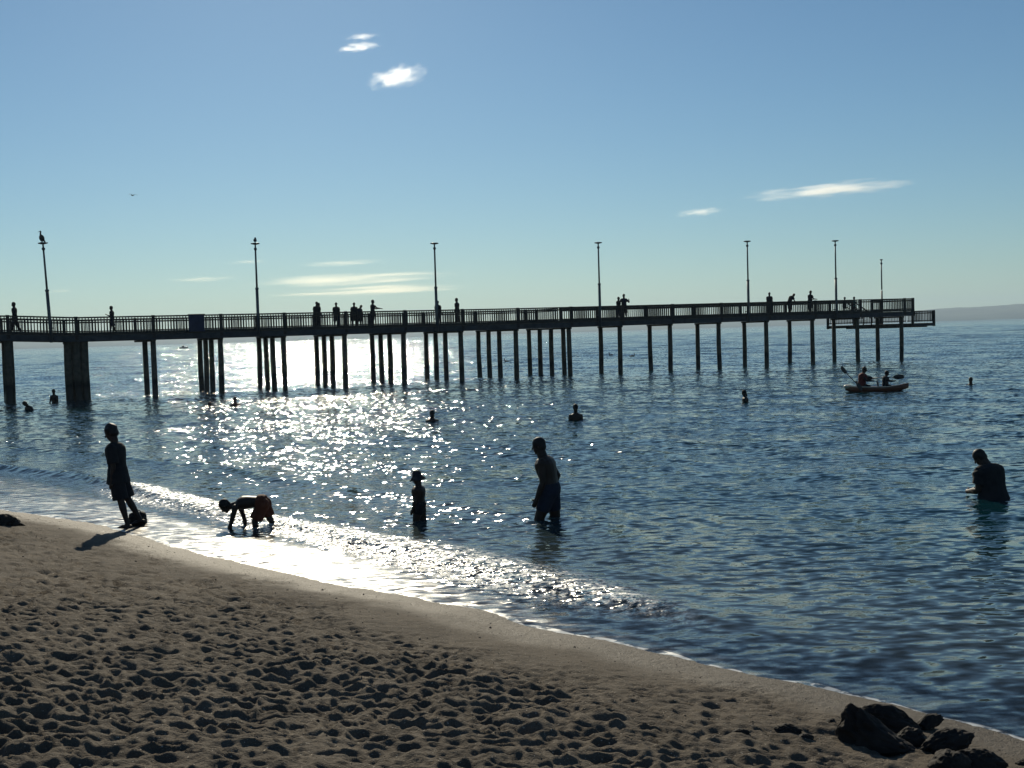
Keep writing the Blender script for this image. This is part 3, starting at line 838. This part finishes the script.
# cross railing at the end of the pier and where the wide part stops
def cross_rail(u, v0, v1, z0=3.40, top=.95, nbay=1):
    for q in range(nbay):
        a = v0 + (v1 - v0) * q / nbay; b_ = v0 + (v1 - v0) * (q + 1) / nbay
        bm = bmesh.new()
        pbox(bm, u - .07, u + .07, a + .07, b_ - .07, z0 + top - .055, z0 + top)
        pbox(bm, u - .02, u + .02, a + .07, b_ - .07, z0 + top - .20, z0 + top - .14)
        pbox(bm, u - .02, u + .02, a + .07, b_ - .07, z0 + .15, z0 + .21)
        n = int((b_ - a) / .16)
        for i in range(1, n):
            vv = a + (b_ - a) * i / n; pbox(bm, u + .022, u + .046, vv - .019, vv + .019, z0 + .10, z0 + top - .058)
        link('rail_panel', bm_mesh(bm, 'rail_panel'), M_RAIL, pier)
cross_rail(U_END - .1, V0 + .05, V1 - .05)
cross_rail(U_WIDE - .1, V1 - .05, V2 - .05)
# lower fishing platform round the end, with steps
LZ = 2.50
bm = bmesh.new()
pbox(bm, 29.9, 35.4, 3.05, 5.9, LZ - .06, LZ); pbox(bm, 33.1, 35.4, .2, 3.048, LZ - .06, LZ)
link('platform_deck', bm_mesh(bm, 'platform_deck'), M_TIMBER, pier)
bm = bmesh.new()
pbox(bm, 29.9, 33.098, 3.05, 3.14, LZ - .22, LZ - .062); pbox(bm, 33.1, 35.4, .2, .29, LZ - .22, LZ - .062)
pbox(bm, 29.9, 35.3, 5.81, 5.9, LZ - .22, LZ - .062); pbox(bm, 35.31, 35.4, .292, 5.9, LZ - .22, LZ - .062); pbox(bm, 33.1, 33.19, .292, 3.048, LZ - .22, LZ - .062)
link('edge_beam', bm_mesh(bm, 'edge_beam'), M_BEAM, pier)
railing([33.2, 35.3], .25, LZ, .92)
railing([30.0, 32.6, 35.3], 5.85, LZ, .92)
cross_rail(35.3, .25, 5.85, LZ, .92, 2)
bm = bmesh.new()
for u in (31.84, 34.6): pbox(bm, u - .10, u + .10, .31, 5.8, LZ - .30, LZ - .065)
link('cantilever_beam', bm_mesh(bm, 'cantilever_beam'), M_TIMBER, pier)
st = bmesh.new()
for q in range(4): pbox(st, 30.05 + q * .42, 30.05 + q * .42 + .36, 2.97, 3.9, 3.18 - q * .2, 3.22 - q * .2)
stairs = link('stairs', bm_mesh(st, 'stairs'), M_TIMBER, pier)
bm = bmesh.new()
for v in (3.0, 3.88):
    add_tube(bm, [(30.0, v, 4.45), (31.75, v, 3.45)], .05, 6); add_tube(bm, [(30.0, v, 4.1), (31.75, v, 3.1)], .03, 6)
    add_tube(bm, [(31.75, v, 2.45), (31.75, v, 3.5)], .05, 6)
link('handrail', bm_mesh(bm, 'handrail'), M_RAIL, stairs)

# ---- lamps along the near rail (each a thing)
def pier_lamp(u, v, z0, ztop, zj, label, lean=(0, 0), small=False):
    o = empty('pier_lamp', pw(u, v, z0), P_ANG); tag(o, label, 'lamp', 'lamp posts along the pier')
    h = ztop - z0; hj = zj - z0
    L = lambda z_: (lean[0] * z_ / h, lean[1] * z_ / h, z_)
    bm = bmesh.new()
    if not small: add_tube(bm, [L(0), L(hj)], [.088, .082], 12); add_tube(bm, [L(hj - .05), L(hj + .05)], .10, 12)
    else: add_tube(bm, [L(0), L(hj)], [.07, .065], 12)
    link('post', bm_mesh(bm, 'post'), M_GALV, o, True)
    bm = bmesh.new(); add_tube(bm, [L(hj + .051), L(h - .42)], [.055, .048], 10); link('pole', bm_mesh(bm, 'pole'), M_GALV, o, True)
    bm = bmesh.new()
    add_tube(bm, [L(h - .419), L(h - .36), L(h - .30), L(h - .26), L(h - .10)], [.05, .085, .085, .045, .04], 12)
    link('collar', bm_mesh(bm, 'collar'), M_LAMP, o, True)
    bm = bmesh.new(); add_tube(bm, [L(h - .099), L(h - .06), L(h - .02), L(h)], [.09, .24, .25, .16] if not small else [.06, .11, .12, .08], 16)
    link('lamp_head', bm_mesh(bm, 'lamp_head'), M_LAMP, o, True)
    if not small:
        bm = bmesh.new(); add_box(bm, (0, .12, .1), (.22, .16, .06)); add_box(bm, (0, .12, .75), (.22, .16, .06))
        link('bracket', bm_mesh(bm, 'bracket'), M_LAMP, o)
    return o
LV = V0 - .17
pier_lamp(-26.66, LV, 3.05, 8.22, 5.74, 'leaning pier lamp post with a long-necked bird on its top, nearest the left end', lean=(-.2, 0))
pier_lamp(-15.84, LV, 3.05, 8.25, 5.72, 'second pier lamp post from the left, a hunched gull sitting on its flat head')
pier_lamp(-5.12, LV, 3.05, 8.32, 5.66, 'pier lamp post beside the people standing right of the sun glitter')
pier_lamp(6.08, LV, 3.05, 8.42, 5.76, 'pier lamp post left of the couple pressed together at the rail')
pier_lamp(17.68, LV, 3.05, 8.58, 5.9, 'pier lamp post just left of the three people near the pier end')
pier_lamp(25.28, LV, 3.05, 8.66, 5.97, 'tall pier lamp post right of the three people, where the lower platform begins')
pier_lamp(35.2, 5.55, LZ + .15, 7.75, 5.3, 'thin short lamp post on the lower platform at the pier end', small=True)

# ---- notice board fixed on the near rail
nb = empty('notice_board', pw(-19.2, V0 - .03, 3.41), P_ANG); tag(nb, 'dark navy board fixed across the near pier railing', 'board')
bm = bmesh.new(); add_box(bm, (0, -.03, .48), (.86, .03, .92), bevel=.008); link('panel', bm_mesh(bm, 'panel'), M_NAVY, nb)
bm = bmesh.new(); add_box(bm, (0, -.052, .955), (.92, .075, .03)); add_box(bm, (0, -.052, .005), (.92, .075, .03)); link('frame', bm_mesh(bm, 'frame'), M_RAIL, nb)

# ---- people on the pier: u, v, head height, heading (degrees from the pier's direction), ...
def on_pier(u, v, h, rz, label, zoff=0, **kw):
    arms = kw.pop('arms', ((8, 8, 20), (4, 8, 20))); legs = kw.pop('legs', ((4, 4, 4), (-4, 4, 4)))
    J = pose(h, lean=kw.pop('lean', 2), bend=kw.pop('bend', 0), head=kw.pop('head', 5), child=kw.pop('child', 0), arms=arms, legs=legs, fore_in=kw.pop('fore_in', (0, 0)))
    p = pw(u, v, 3.405 + dz(u) + zoff)
    kw['build'] = kw.get('build', 1.0) * 1.12
    return person(label, J, p, math.degrees(P_ANG) + rz, voxel=.016, group='people on the pier', **kw)
W_R, W_L, FACE, BACK = -90, 90, 180, 0
on_pier(-28.28, .9, 1.68, W_L, 'person in dark clothes walking at the far left end of the pier', top=M_BLACK, bottom=M_BLACK, length=1.6, legs=((18, 4, 6), (-16, 4, 10)), sleeve=1.6)
on_pier(-23.3, 1.8, 1.55, W_L, 'person with one forearm raised, alone between the leaning lamp and the navy board', top=M_BLACK, bottom=M_DKBLUE, length=.9, arms=((20, 8, 95), (-8, 8, 25)), legs=((14, 4, 4), (-12, 4, 10)))
on_pier(-12.05, .75, 1.55, 150, 'broad person at the rail overlapping a companion, leftmost of the group by the glitter', top=M_BLACK, bottom=M_BLACK, length=1.5, build=1.2)
on_pier(-11.85, 1.15, 1.50, -120, 'person half hidden behind the broad person at the rail', top=M_DKBLUE, bottom=M_BLACK, length=1.5, build=1.1)
on_pier(-10.75, 1.2, 1.50, 175, 'single person standing between two pairs at the rail', top=M_BLACK, bottom=M_DKBLUE, length=1.5, build=1.05)
on_pier(-9.75, .9, 1.47, 170, 'person with bowed head in the right-hand pair of the group by the glitter', top=M_BLACK, bottom=M_BLACK, length=1.5, build=1.15, head=20)
on_pier(-9.42, 1.0, 1.36, -150, 'short thickset person bending over, right of the bowed one', top=M_DKBLUE, bottom=M_BLACK, length=1.4, bend=24, head=25, build=1.15)
on_pier(-8.5, 1.2, 1.62, W_R, 'person holding both forearms straight out to the right', top=M_BLACK, bottom=M_BLACK, length=1.4, arms=((50, 6, 40), (58, 6, 24)))
on_pier(-4.30, 1.2, 1.50, 175, 'person close behind the third lamp post', top=M_BLACK, bottom=M_DKBLUE, length=.9, build=.95)
on_pier(-2.8, 1.7, 1.68, W_L, 'tall person walking left, just right of the third lamp post', top=M_BLACK, bottom=M_BLACK, length=1.3, legs=((14, 4, 6), (-12, 4, 8)))
on_pier(8.1, .5, 1.50, -150, 'shorter of the couple pressed together at the rail', top=M_BLACK, bottom=M_DKBLUE, length=1.4, build=1.1)
on_pier(8.55, .55, 1.68, 165, 'taller of the couple at the rail, elbows lifted', top=M_DKBLUE, bottom=M_BLACK, length=1.5, arms=((20, 38, 120), (20, 38, 120)), fore_in=(30, 30))
on_pier(20.6, .9, 1.60, 165, 'upright person at the rail, first right of the fifth lamp post', top=M_BLACK, bottom=M_DKBLUE, length=1.3, build=1.1)
on_pier(22.3, .8, 1.62, W_R, 'person bending forward over the rail near the pier end', top=M_BLACK, bottom=M_BLACK, length=1.4, bend=38, lean=14, head=10, arms=((24, 8, 30), (18, 8, 30)), build=1.1)
on_pier(24.1, .8, 1.66, W_R, 'person leaning with arms on the rail beside the sixth lamp post', top=M_BLACK, bottom=M_BLACK, length=1.5, arms=((30, 6, 55), (30, 6, 55)), lean=5, head=14, build=1.05)
on_pier(28.6, 2.3, 1.18, 0, 'small child in dark clothes peeping over the rail at the pier end', top=M_BLACK, bottom=M_BLACK, child=.7, length=.9)
on_pier(29.5, 2.3, 1.18, 20, 'small child in a teal shirt at the rail of the pier end', top=M_TEAL, bottom=M_BLACK, child=.7, length=.9, hem=.2)

# ================================================================ KAYAK
KZ = math.radians(-22)
kx, ky = 14.90, 49.0
kay = empty('kayak', (kx, ky, 0), KZ); kay.scale = (.77, .95, .88); tag(kay, 'red-brown two-seat kayak with a pale stern, afloat right of the pier', 'kayak')
def kayak_section(x):
    q = x / 1.62; w_ = .36 * max(.02, (1 - abs(q) ** 2.6)) ; rise = .05 * abs(q) ** 2.6 + (.10 * q * q if q > 0 else 0)
    return w_, rise
bm = bmesh.new(); rings = []
xs = [-1.62, -1.58, -1.45, -1.2, -.9, -.5, 0, .5, .9, 1.2, 1.45, 1.58, 1.62]
for x in xs:
    w_, rise = kayak_section(x)
    sec = [(w_, .20), (w_ * .96, .08), (w_ * .7, -.06), (0, -.11), (-w_ * .7, -.06), (-w_ * .96, .08), (-w_, .20), (-w_ * .6, .215), (0, .22), (w_ * .6, .215)]
    rings.append([Vector((x, y, (z_ if z_ > .1 else z_ * (1 - abs(x / 1.62) ** 4)) + rise)) for y, z_ in sec])
add_loft(bm, rings); link('hull', bm_mesh(bm, 'hull'), M_HULL, kay, True)
bm = bmesh.new()
add_tube(bm, [(-1.64, 0, .25), (-1.58, -.06, .255), (-1.3, -.23, .235), (-.9, -.315, .215), (-.2, -.36, .20), (.6, -.345, .215), (1.2, -.22, .28)], [.02, .03, .032, .03, .026, .024, .015], 8)
link('gunwale', bm_mesh(bm, 'gunwale'), M_CREAM, kay, True)
bm = bmesh.new(); add_ball(bm, (-1.48, 0, .22), (.24, .15, .10), 10); link('stern_cap', bm_mesh(bm, 'stern_cap'), M_CREAM, kay, True)
for x in (-.78, .28):
    bm = bmesh.new(); add_box(bm, (x - .22, 0, .34), (.05, .42, .30), Matrix.Rotation(math.radians(-12), 3, 'Y'), bevel=.02)
    link('seat_back', bm_mesh(bm, 'seat_back'), M_PADDLE, kay)
def in_kayak(lx, ly=0): return (kx + lx * math.cos(KZ) - ly * math.sin(KZ), ky + lx * math.sin(KZ) + ly * math.cos(KZ))
J = pose(1.62, lean=6, bend=6, head=8, arms=((55, 18, 40), (38, 22, 50)), legs=((76, 8, 40), (76, 8, 40)), pelvis=(0, 0, 0))
x, y = in_kayak(-.58)
person('adult in a dark red life vest paddling in the back seat of the kayak', J, (x, y, .21), math.degrees(KZ) - 90, top=M_VEST, bottom=M_BLACK, voxel=.014, build=1.3, top_g=.045, sleeve=.12, hem=.02, vest=True, length=.8)
J = pose(1.22, lean=2, bend=8, head=8, child=.6, arms=((50, 18, 40), (50, 18, 40)), legs=((78, 8, 40), (78, 8, 40)), pelvis=(0, 0, 0))
x, y = in_kayak(.34)
person('child sitting in the front seat of the kayak behind a level paddle', J, (x, y, .20), math.degrees(KZ) - 90, top=M_BLACK, bottom=M_BLACK, voxel=.013, build=1.3, top_g=.05, sleeve=.12, hem=.02, vest=True, length=.8)
def paddle(a, b_, label, flat=False):
    a, b_ = Vector(a), Vector(b_); o = empty('paddle', (a + b_) / 2); tag(o, label, 'paddle', 'paddles of the kayak')
    c0 = o.location; d = (b_ - a).normalized()
    bm = bmesh.new(); add_tube(bm, [a - c0 + d * .3, b_ - c0 - d * .3], .017, 8); link('shaft', bm_mesh(bm, 'shaft'), M_PADDLE, o, True)
    up = Vector((0, 0, 1)); up = (up - d * up.dot(d)).normalized(); nn = d.cross(up)
    if flat: up, nn = nn, up
    for e, s_ in ((a - c0, d), (b_ - c0, -d)):
        bm = bmesh.new(); rings = []
        for q, wd in ((.0, .05), (.06, .085), (.2, .10), (.34, .085), (.44, .02)):
            p = e + s_ * q; rings.append([p + up * wd, p + nn * .012, p - up * wd, p - nn * .012])
        add_loft(bm, rings); link('blade', bm_mesh(bm, 'blade'), M_PADDLE, o)
p1 = in_kayak(-.95, .0); p2 = in_kayak(-.55, -.62)
PADDLE_A = (Vector((13.62, 49.6, 1.0)), Vector((14.15, 48.45, .10)))
paddle(PADDLE_A[0], PADDLE_A[1], 'paddle raised high on the left, its other blade dipping beside the hull')
PADDLE_B = (Vector((14.45, 49.45, .50)), Vector((15.86, 48.5, .58)))
paddle(PADDLE_B[0], PADDLE_B[1], 'paddle held level over the front of the kayak')

# ================================================================ BIRDS
def bird_bm(kind):
    bm = bmesh.new()
    if kind == 'perched':       # upright, long neck
        add_ball(bm, (0, 0, .22), (.11, .15, .20), 12, Matrix.Rotation(math.radians(-18), 3, 'X'))
        add_tube(bm, [(0, .05, .34), (0, .07, .46), (0, .05, .56)], [.07, .045, .04], 8, round_end=True)
        add_ball(bm, (0, .065, .59), (.04, .055, .042), 8)
        add_tube(bm, [(0, .10, .59), (0, .25, .55)], [.022, .008], 6)
        add_tube(bm, [(0, -.10, .12), (0, -.20, -.02)], [.06, .03], 6)
    elif kind == 'hunched':
        add_ball(bm, (0, 0, .15), (.10, .17, .11), 12); add_ball(bm, (0, .10, .26), (.06, .07, .06), 10)
        add_tube(bm, [(0, .15, .26), (0, .23, .245)], [.018, .006], 6); add_tube(bm, [(0, -.13, .15), (0, -.27, .12)], [.05, .015], 6)
        add_tube(bm, [(0, .06, .18), (0, .10, .25)], [.07, .05], 8)
    elif kind == 'floating':
        add_ball(bm, (0, 0, .06), (.14, .30, .13), 12); add_tube(bm, [(0, .2, .1), (0, .27, .22), (0, .25, .33)], [.07, .045, .04], 8, round_end=True)
        add_ball(bm, (0, .27, .35), (.045, .06, .045), 8); add_tube(bm, [(0, .3, .35), (0, .50, .25)], [.025, .008], 6)
        add_tube(bm, [(0, -.22, .08), (0, -.40, .12)], [.07, .02], 6)
    elif kind == 'flying':
        add_ball(bm, (0, 0, 0), (.06, .2, .06), 10); add_ball(bm, (0, .22, .02), (.035, .05, .035), 8)
        add_tube(bm, [(0, -.16, 0), (0, -.3, 0)], [.04, .02], 6); add_tube(bm, [(0, .25, .02), (0, .34, .01)], [.015, .005], 6)
        for sd in (-1, 1):
            rings = []
            for x, y, z_, c_ in ((.03, .0, .02, .10), (.25, .03, .14, .10), (.5, -.02, .13, .07), (.75, -.12, .05, .02)):
                rings.append([Vector((sd * x, y + c_, z_)), Vector((sd * x, y, z_ + .012)), Vector((sd * x, y - c_, z_)), Vector((sd * x, y, z_ - .012))])
            add_loft(bm, rings)
    return bm
def bird(kind, loc, rz, label, m, s=1.0):
    o = link('bird', fuse(bird_bm(kind), .014, 'bird_body', 2), m, smooth=True); o.location = loc; o.rotation_euler = (0, 0, math.radians(rz)); o.scale = (s,) * 3
    if kind in ('perched', 'hunched'):
        bm = bmesh.new(); hgt = .12
        for sd in (-1, 1): add_tube(bm, [(sd * .04, 0, .0), (sd * .04, .0, hgt)], .010, 6); add_tube(bm, [(sd * .04, -.03, .006), (sd * .04, .06, .006)], .008, 6)
        link('legs', bm_mesh(bm, 'legs'), M_LAMP, o)
    tag(o, label, 'bird'); return o
bird('perched', pw(-26.66 - .24, LV, 8.225), 80, 'long-necked dark bird perched on the leaning lamp post', M_BIRD, .95)
bird('hunched', pw(-15.84, LV, 8.255), 200, 'hunched gull sitting on the second lamp post from the left', M_GULL, .95)
bird('floating', (-.4, 118, 0), 100, 'dark bird afloat beyond the pier, leftmost of three', M_BIRD, .95)
bird('floating', (11.2, 134, 0), 80, 'dark bird afloat beyond the pier, between lamp post and couple', M_BIRD, .9)
bird('floating', (12.6, 125, 0), 250, 'dark bird afloat beyond the pier, rightmost of three', M_BIRD, .9)
bird('flying', (-36.5, 118, 17.4), 60, 'tiny bird flying in the open sky upper left of the second lamp post', M_BIRD, .8)

# ================================================================ ROCKS, BAG, PEBBLES
def rock(loc, size, rz, tilt, seed, label, name='rock', cat='rock', m=None, rough=.35, group=None, shape=None):
    bm = bmesh.new(); bmesh.ops.create_icosphere(bm, subdivisions=5, radius=1.0)
    off = Vector((seed * 7.13, seed * 3.7, seed * 1.9))
    for v in bm.verts:
        p = v.co.copy()
        n1 = mnoise.noise(p * .9 + off); n2 = mnoise.noise(p * 2.3 + off); n3 = mnoise.noise(p * 6 + off); cell = mnoise.cell(p * 1.6 + off)
        n2 = .5 - abs(n2) * 1.5; rr = 1 + rough * n1 + rough * .6 * n2 + .12 * n3 + .04 * mnoise.noise(p * 15 + off)
        q = p * rr
        for ax in ((.8, .2, .55), (-.6, .5, .62), (.1, -.9, .3)):
            a = Vector(ax).normalized(); d = q.dot(a); lim = .86 + .1 * math.sin(seed * 3 + ax[0] * 9)
            if d > lim: q -= a * (d - lim) * .55
        if shape: q = shape(q)
        v.co = Vector((q.x * size[0], q.y * size[1], q.z * size[2]))
    o = link(name, bm_mesh(bm, name), m or M_ROCK, smooth=True)
    o.location = loc; o.rotation_euler = (0, math.radians(tilt), math.radians(rz)); tag(o, label, cat, group); return o
G = 'dark rocks heaped on the sand'
def stump(q):
    left = max(0.0, min(1.0, .5 - q.x * .75))
    return Vector((q.x - .25 * max(0, q.z) * left, q.y, q.z * (.42 + 1.15 * left ** 1.7) + .12 * left * math.exp(-((q.x + .75) / .3) ** 2)))
def gz(x, y, d=0): return (x, y, ground(x, y) + d)
rock(gz(2.24, 7.52, .05), (.225, .12, .152), -24, 8, 1, 'tallest rock of the heap, with a raised knob at its left end', group=G, shape=stump, rough=.42)
rock(gz(2.46, 7.92, .05), (.20, .09, .085), -20, 14, 2, 'long smooth-backed rock sloping right, just behind the tallest', group=G)
rock(gz(2.50, 7.62, .03), (.09, .08, .07), 10, 0, 9, 'small rock wedged between the two largest', group=G)
rock(gz(2.74, 8.00, .03), (.115, .05, .045), 24, -18, 3, 'thin pale-edged slab of rock leaning up behind the heap', group=G)
rock(gz(2.66, 7.47, .035), (.165, .085, .08), 10, -16, 4, 'wedge-shaped rock with a raised tip on the right, in the middle of the heap', group=G)
rock(gz(2.53, 7.02, .05), (.105, .10, .085), 30, 0, 5, 'round rock at the front of the heap', group=G, rough=.25)
rock(gz(2.74, 7.10, .035), (.15, .09, .078), -8, 8, 6, 'low oval rock at the right end of the heap', group=G, rough=.28)
rock(gz(3.05, 7.2, .0), (.05, .04, .03), 0, 0, 7, 'pebble-sized rock alone at the right edge', group=G)
rock(gz(-7.62, 17.8, .05), (.24, .18, .125), 12, 4, 8, 'dark weedy lump on the sand by the left edge of the water', name='boulder', cat='rock', rough=.45)
for i, (x, y, s_, lb) in enumerate(((1.72, 7.72, .085, 'flat dark stone half sunk in the sand, left of the heap'), (1.37, 7.46, .06, 'small dark stone in the sand, furthest left of the heap'),
                                    (1.80, 7.56, .06, 'dark stone in the sand in front of the flat one'), (2.08, 8.0, .055, 'dark stone lying just left of the tallest rock'))):
    rock(gz(x, y, .0), (s_, s_ * .6, s_ * .42), 20 * i, 0, 11 + i, lb, name='stone', cat='stone', group='stones half sunk in the sand', rough=.3)

bag = empty('bag', gz(-5.93, 18.72), math.radians(8)); bag.scale = (.76,) * 3; tag(bag, 'round dark bag standing on the wet sand behind the walking boy', 'bag')
bm = bmesh.new(); rings = []
for x, ry, rz_ in ((-.17, .05, .07), (-.16, .10, .12), (-.09, .13, .145), (0, .135, .15), (.09, .13, .155), (.15, .115, .135), (.17, .06, .08)):
    rings.append([Vector((x + .015 * math.sin(3 * i), ry * math.cos(6.2832 * i / 14), max(.005, .155 + rz_ * math.sin(6.2832 * i / 14) + .01 * math.sin(2.3 * i + x * 20)))) for i in range(14)])
add_loft(bm, rings); link('body', bm_mesh(bm, 'body'), M_BAG, bag, True)
bm = bmesh.new(); add_tube(bm, [(-.09, 0, .29), (-.06, 0, .335), (.03, 0, .34), (.08, 0, .29)], .011, 6); link('handle', bm_mesh(bm, 'handle'), M_BAG, bag, True)

# shell grit and weed scraps, past counting
r = np.random.default_rng(21); V = []; Fs = []
octa_v = np.array([(1, 0, 0), (-1, 0, 0), (0, 1, 0), (0, -1, 0), (0, 0, .7), (0, 0, -.7)]); octa_f = [(0, 2, 4), (2, 1, 4), (1, 3, 4), (3, 0, 4), (2, 0, 5), (1, 2, 5), (3, 1, 5), (0, 3, 5)]
X = r.uniform(-8, 4, 9000); Y = r.uniform(4.5, 20, 9000); z, s = sand_z(X, Y)
for x, y, zz_, s_ in zip(X, Y, z, s):
    if not (.25 < s_ < 4.5) or abs(x) > .46 * y + .5 or r.random() > .55: continue
    a = r.uniform(.003, .009) * (2.2 if r.random() < .05 else 1)
    R3 = np.array(Matrix.Rotation(r.uniform(0, 6), 3, 'Z')); sc = a * r.uniform(.5, 1.3, 3)
    n0 = len(V); V.extend((octa_v * sc) @ R3.T + (x, y, zz_ + a * .2)); Fs.extend([(f[0] + n0, f[1] + n0, f[2] + n0) for f in octa_f])
gr = link('shell_grit', mesh_np('shell_grit', np.array(V), Fs), mat('grit', (.06, .05, .042), .8, var=.9, scale=3)); tag(gr, 'scattered dark grit and shell bits on the smooth sand', 'grit', kind='stuff')

# ================================================================ DISTANT BOAT
bo = empty('motorboat', (-182, 668, 0), math.radians(12)); tag(bo, 'tiny motorboat far out in the glare below the pier deck', 'boat')
bm = bmesh.new(); rings = []
for x, w_, d_ in ((-2.2, .8, .0), (-1, .95, .0), (.5, .9, .02), (1.6, .5, .12), (2.3, .04, .3)):
    rings.append([Vector((x, w_, .7 + d_)), Vector((x, w_ * .8, .0)), Vector((x, 0, -.25)), Vector((x, -w_ * .8, .0)), Vector((x, -w_, .7 + d_)), Vector((x, 0, .72 + d_))])
add_loft(bm, rings); link('hull', bm_mesh(bm, 'hull'), M_BOAT, bo)
bm = bmesh.new(); add_box(bm, (-.2, 0, 1.15), (1.3, 1.1, .85), bevel=.1); link('cabin', bm_mesh(bm, 'cabin'), M_BOAT, bo)

# ================================================================ CLOUDS: thin wisps with depth, outside the haze
def cloud_mat(name, dens, col, stretch, thr, soft):
    m = bpy.data.materials.new(name); m.use_nodes = True
    t = NT(m); t.n.remove(t.n['Principled BSDF'])
    tc = t.new('ShaderNodeTexCoord'); p = tc.outputs['Object']
    info = t.new('ShaderNodeObjectInfo')
    q = t.vmath('MULTIPLY', p, stretch)
    q = t.vmath('ADD', q, t.vmath('SCALE', (13.7, 7.1, 3.3), scale=t.math('MULTIPLY', info.outputs['Random'], 40.0)))
    n = t.noise(q, 1.0, 4, .62)
    ln = t.new('ShaderNodeVectorMath', operation='LENGTH'); t.put(ln.inputs[0], p)
    fall = t.math('SUBTRACT', 1.0, ln.outputs['Value'])
    d = t.ramp(t.math('ADD', n, t.math('MULTIPLY', fall, .42)), thr, thr + soft)
    d = t.math('MULTIPLY', d, t.ramp(fall, 0.0, .12))
    pv_ = t.new('ShaderNodeVolumePrincipled'); pv_.inputs['Color'].default_value = (*col, 1); pv_.inputs['Anisotropy'].default_value = .7
    t.put(pv_.inputs['Density'], t.math('MULTIPLY', d, dens))
    t.l.new(pv_.outputs[0], t.n['Material Output'].inputs['Volume'])
    return m
M_C1 = cloud_mat('cloud_white', .0062, (1, .98, .95), (3.0, 3.0, 2.2), .60, .36)
M_C2 = cloud_mat('cloud_streak', .0016, (1, .92, .78), (1.7, 1.7, 2.6), .58, .38)
def cloud(loc, size, rot, label, m):
    bm = bmesh.new(); bmesh.ops.create_icosphere(bm, subdivisions=3, radius=1.0)
    o = link('cloud', bm_mesh(bm, 'cloud'), m); o.location = loc; o.scale = size
    o.rotation_euler = (math.radians(rot[0]), math.radians(rot[1]), math.radians(rot[2])); tag(o, label, 'cloud', 'thin clouds over the bay'); return o
cloud((-770, 6500, 1560), (150, 110, 24), (0, -6, 0), 'small white cloud wisp, the upper of the two high clouds', M_C1)
cloud((-747, 6500, 1615), (112, 80, 14), (0, -5, 0), 'faint thin streak over the upper high cloud', M_C1)
cloud((-567, 6500, 1395), (195, 130, 72), (0, -11, 0), 'bright white cloud, the lower and larger of the two high clouds', M_C1)
cloud((2012, 7500, 834), (680, 280, 50), (0, -3.5, 0), 'long white cloud tapering up to the right, right half of the sky', M_C1)
cloud((1201, 7500, 722), (195, 120, 32), (0, -3, 0), 'short white wisp below and left of the long cloud', M_C1)
for (x, z_, w_, h_, lb) in ((-1288, 598, 430, 32, 'cream streak of cloud left of the third lamp post, highest of the low streaks there'),
                            (-2412, 506, 330, 30, 'cream streak of cloud left of the second lamp post'),
                            (-2060, 629, 250, 20, 'short cream streak of cloud at the second lamp post'),
                            (-1250, 470, 1000, 62, 'wide pale cream cloud band between the second and third lamp posts'),
                            (-1050, 375, 1050, 46, 'faint lowest cloud band just above the pier people by the glitter'),
                            (-3544, 446, 160, 20, 'tiny cream cloud streak right of the leaning lamp post')):
    cloud((x, 9500, z_), (w_, w_ * .5, h_), (0, -1, 0), lb, M_C2)
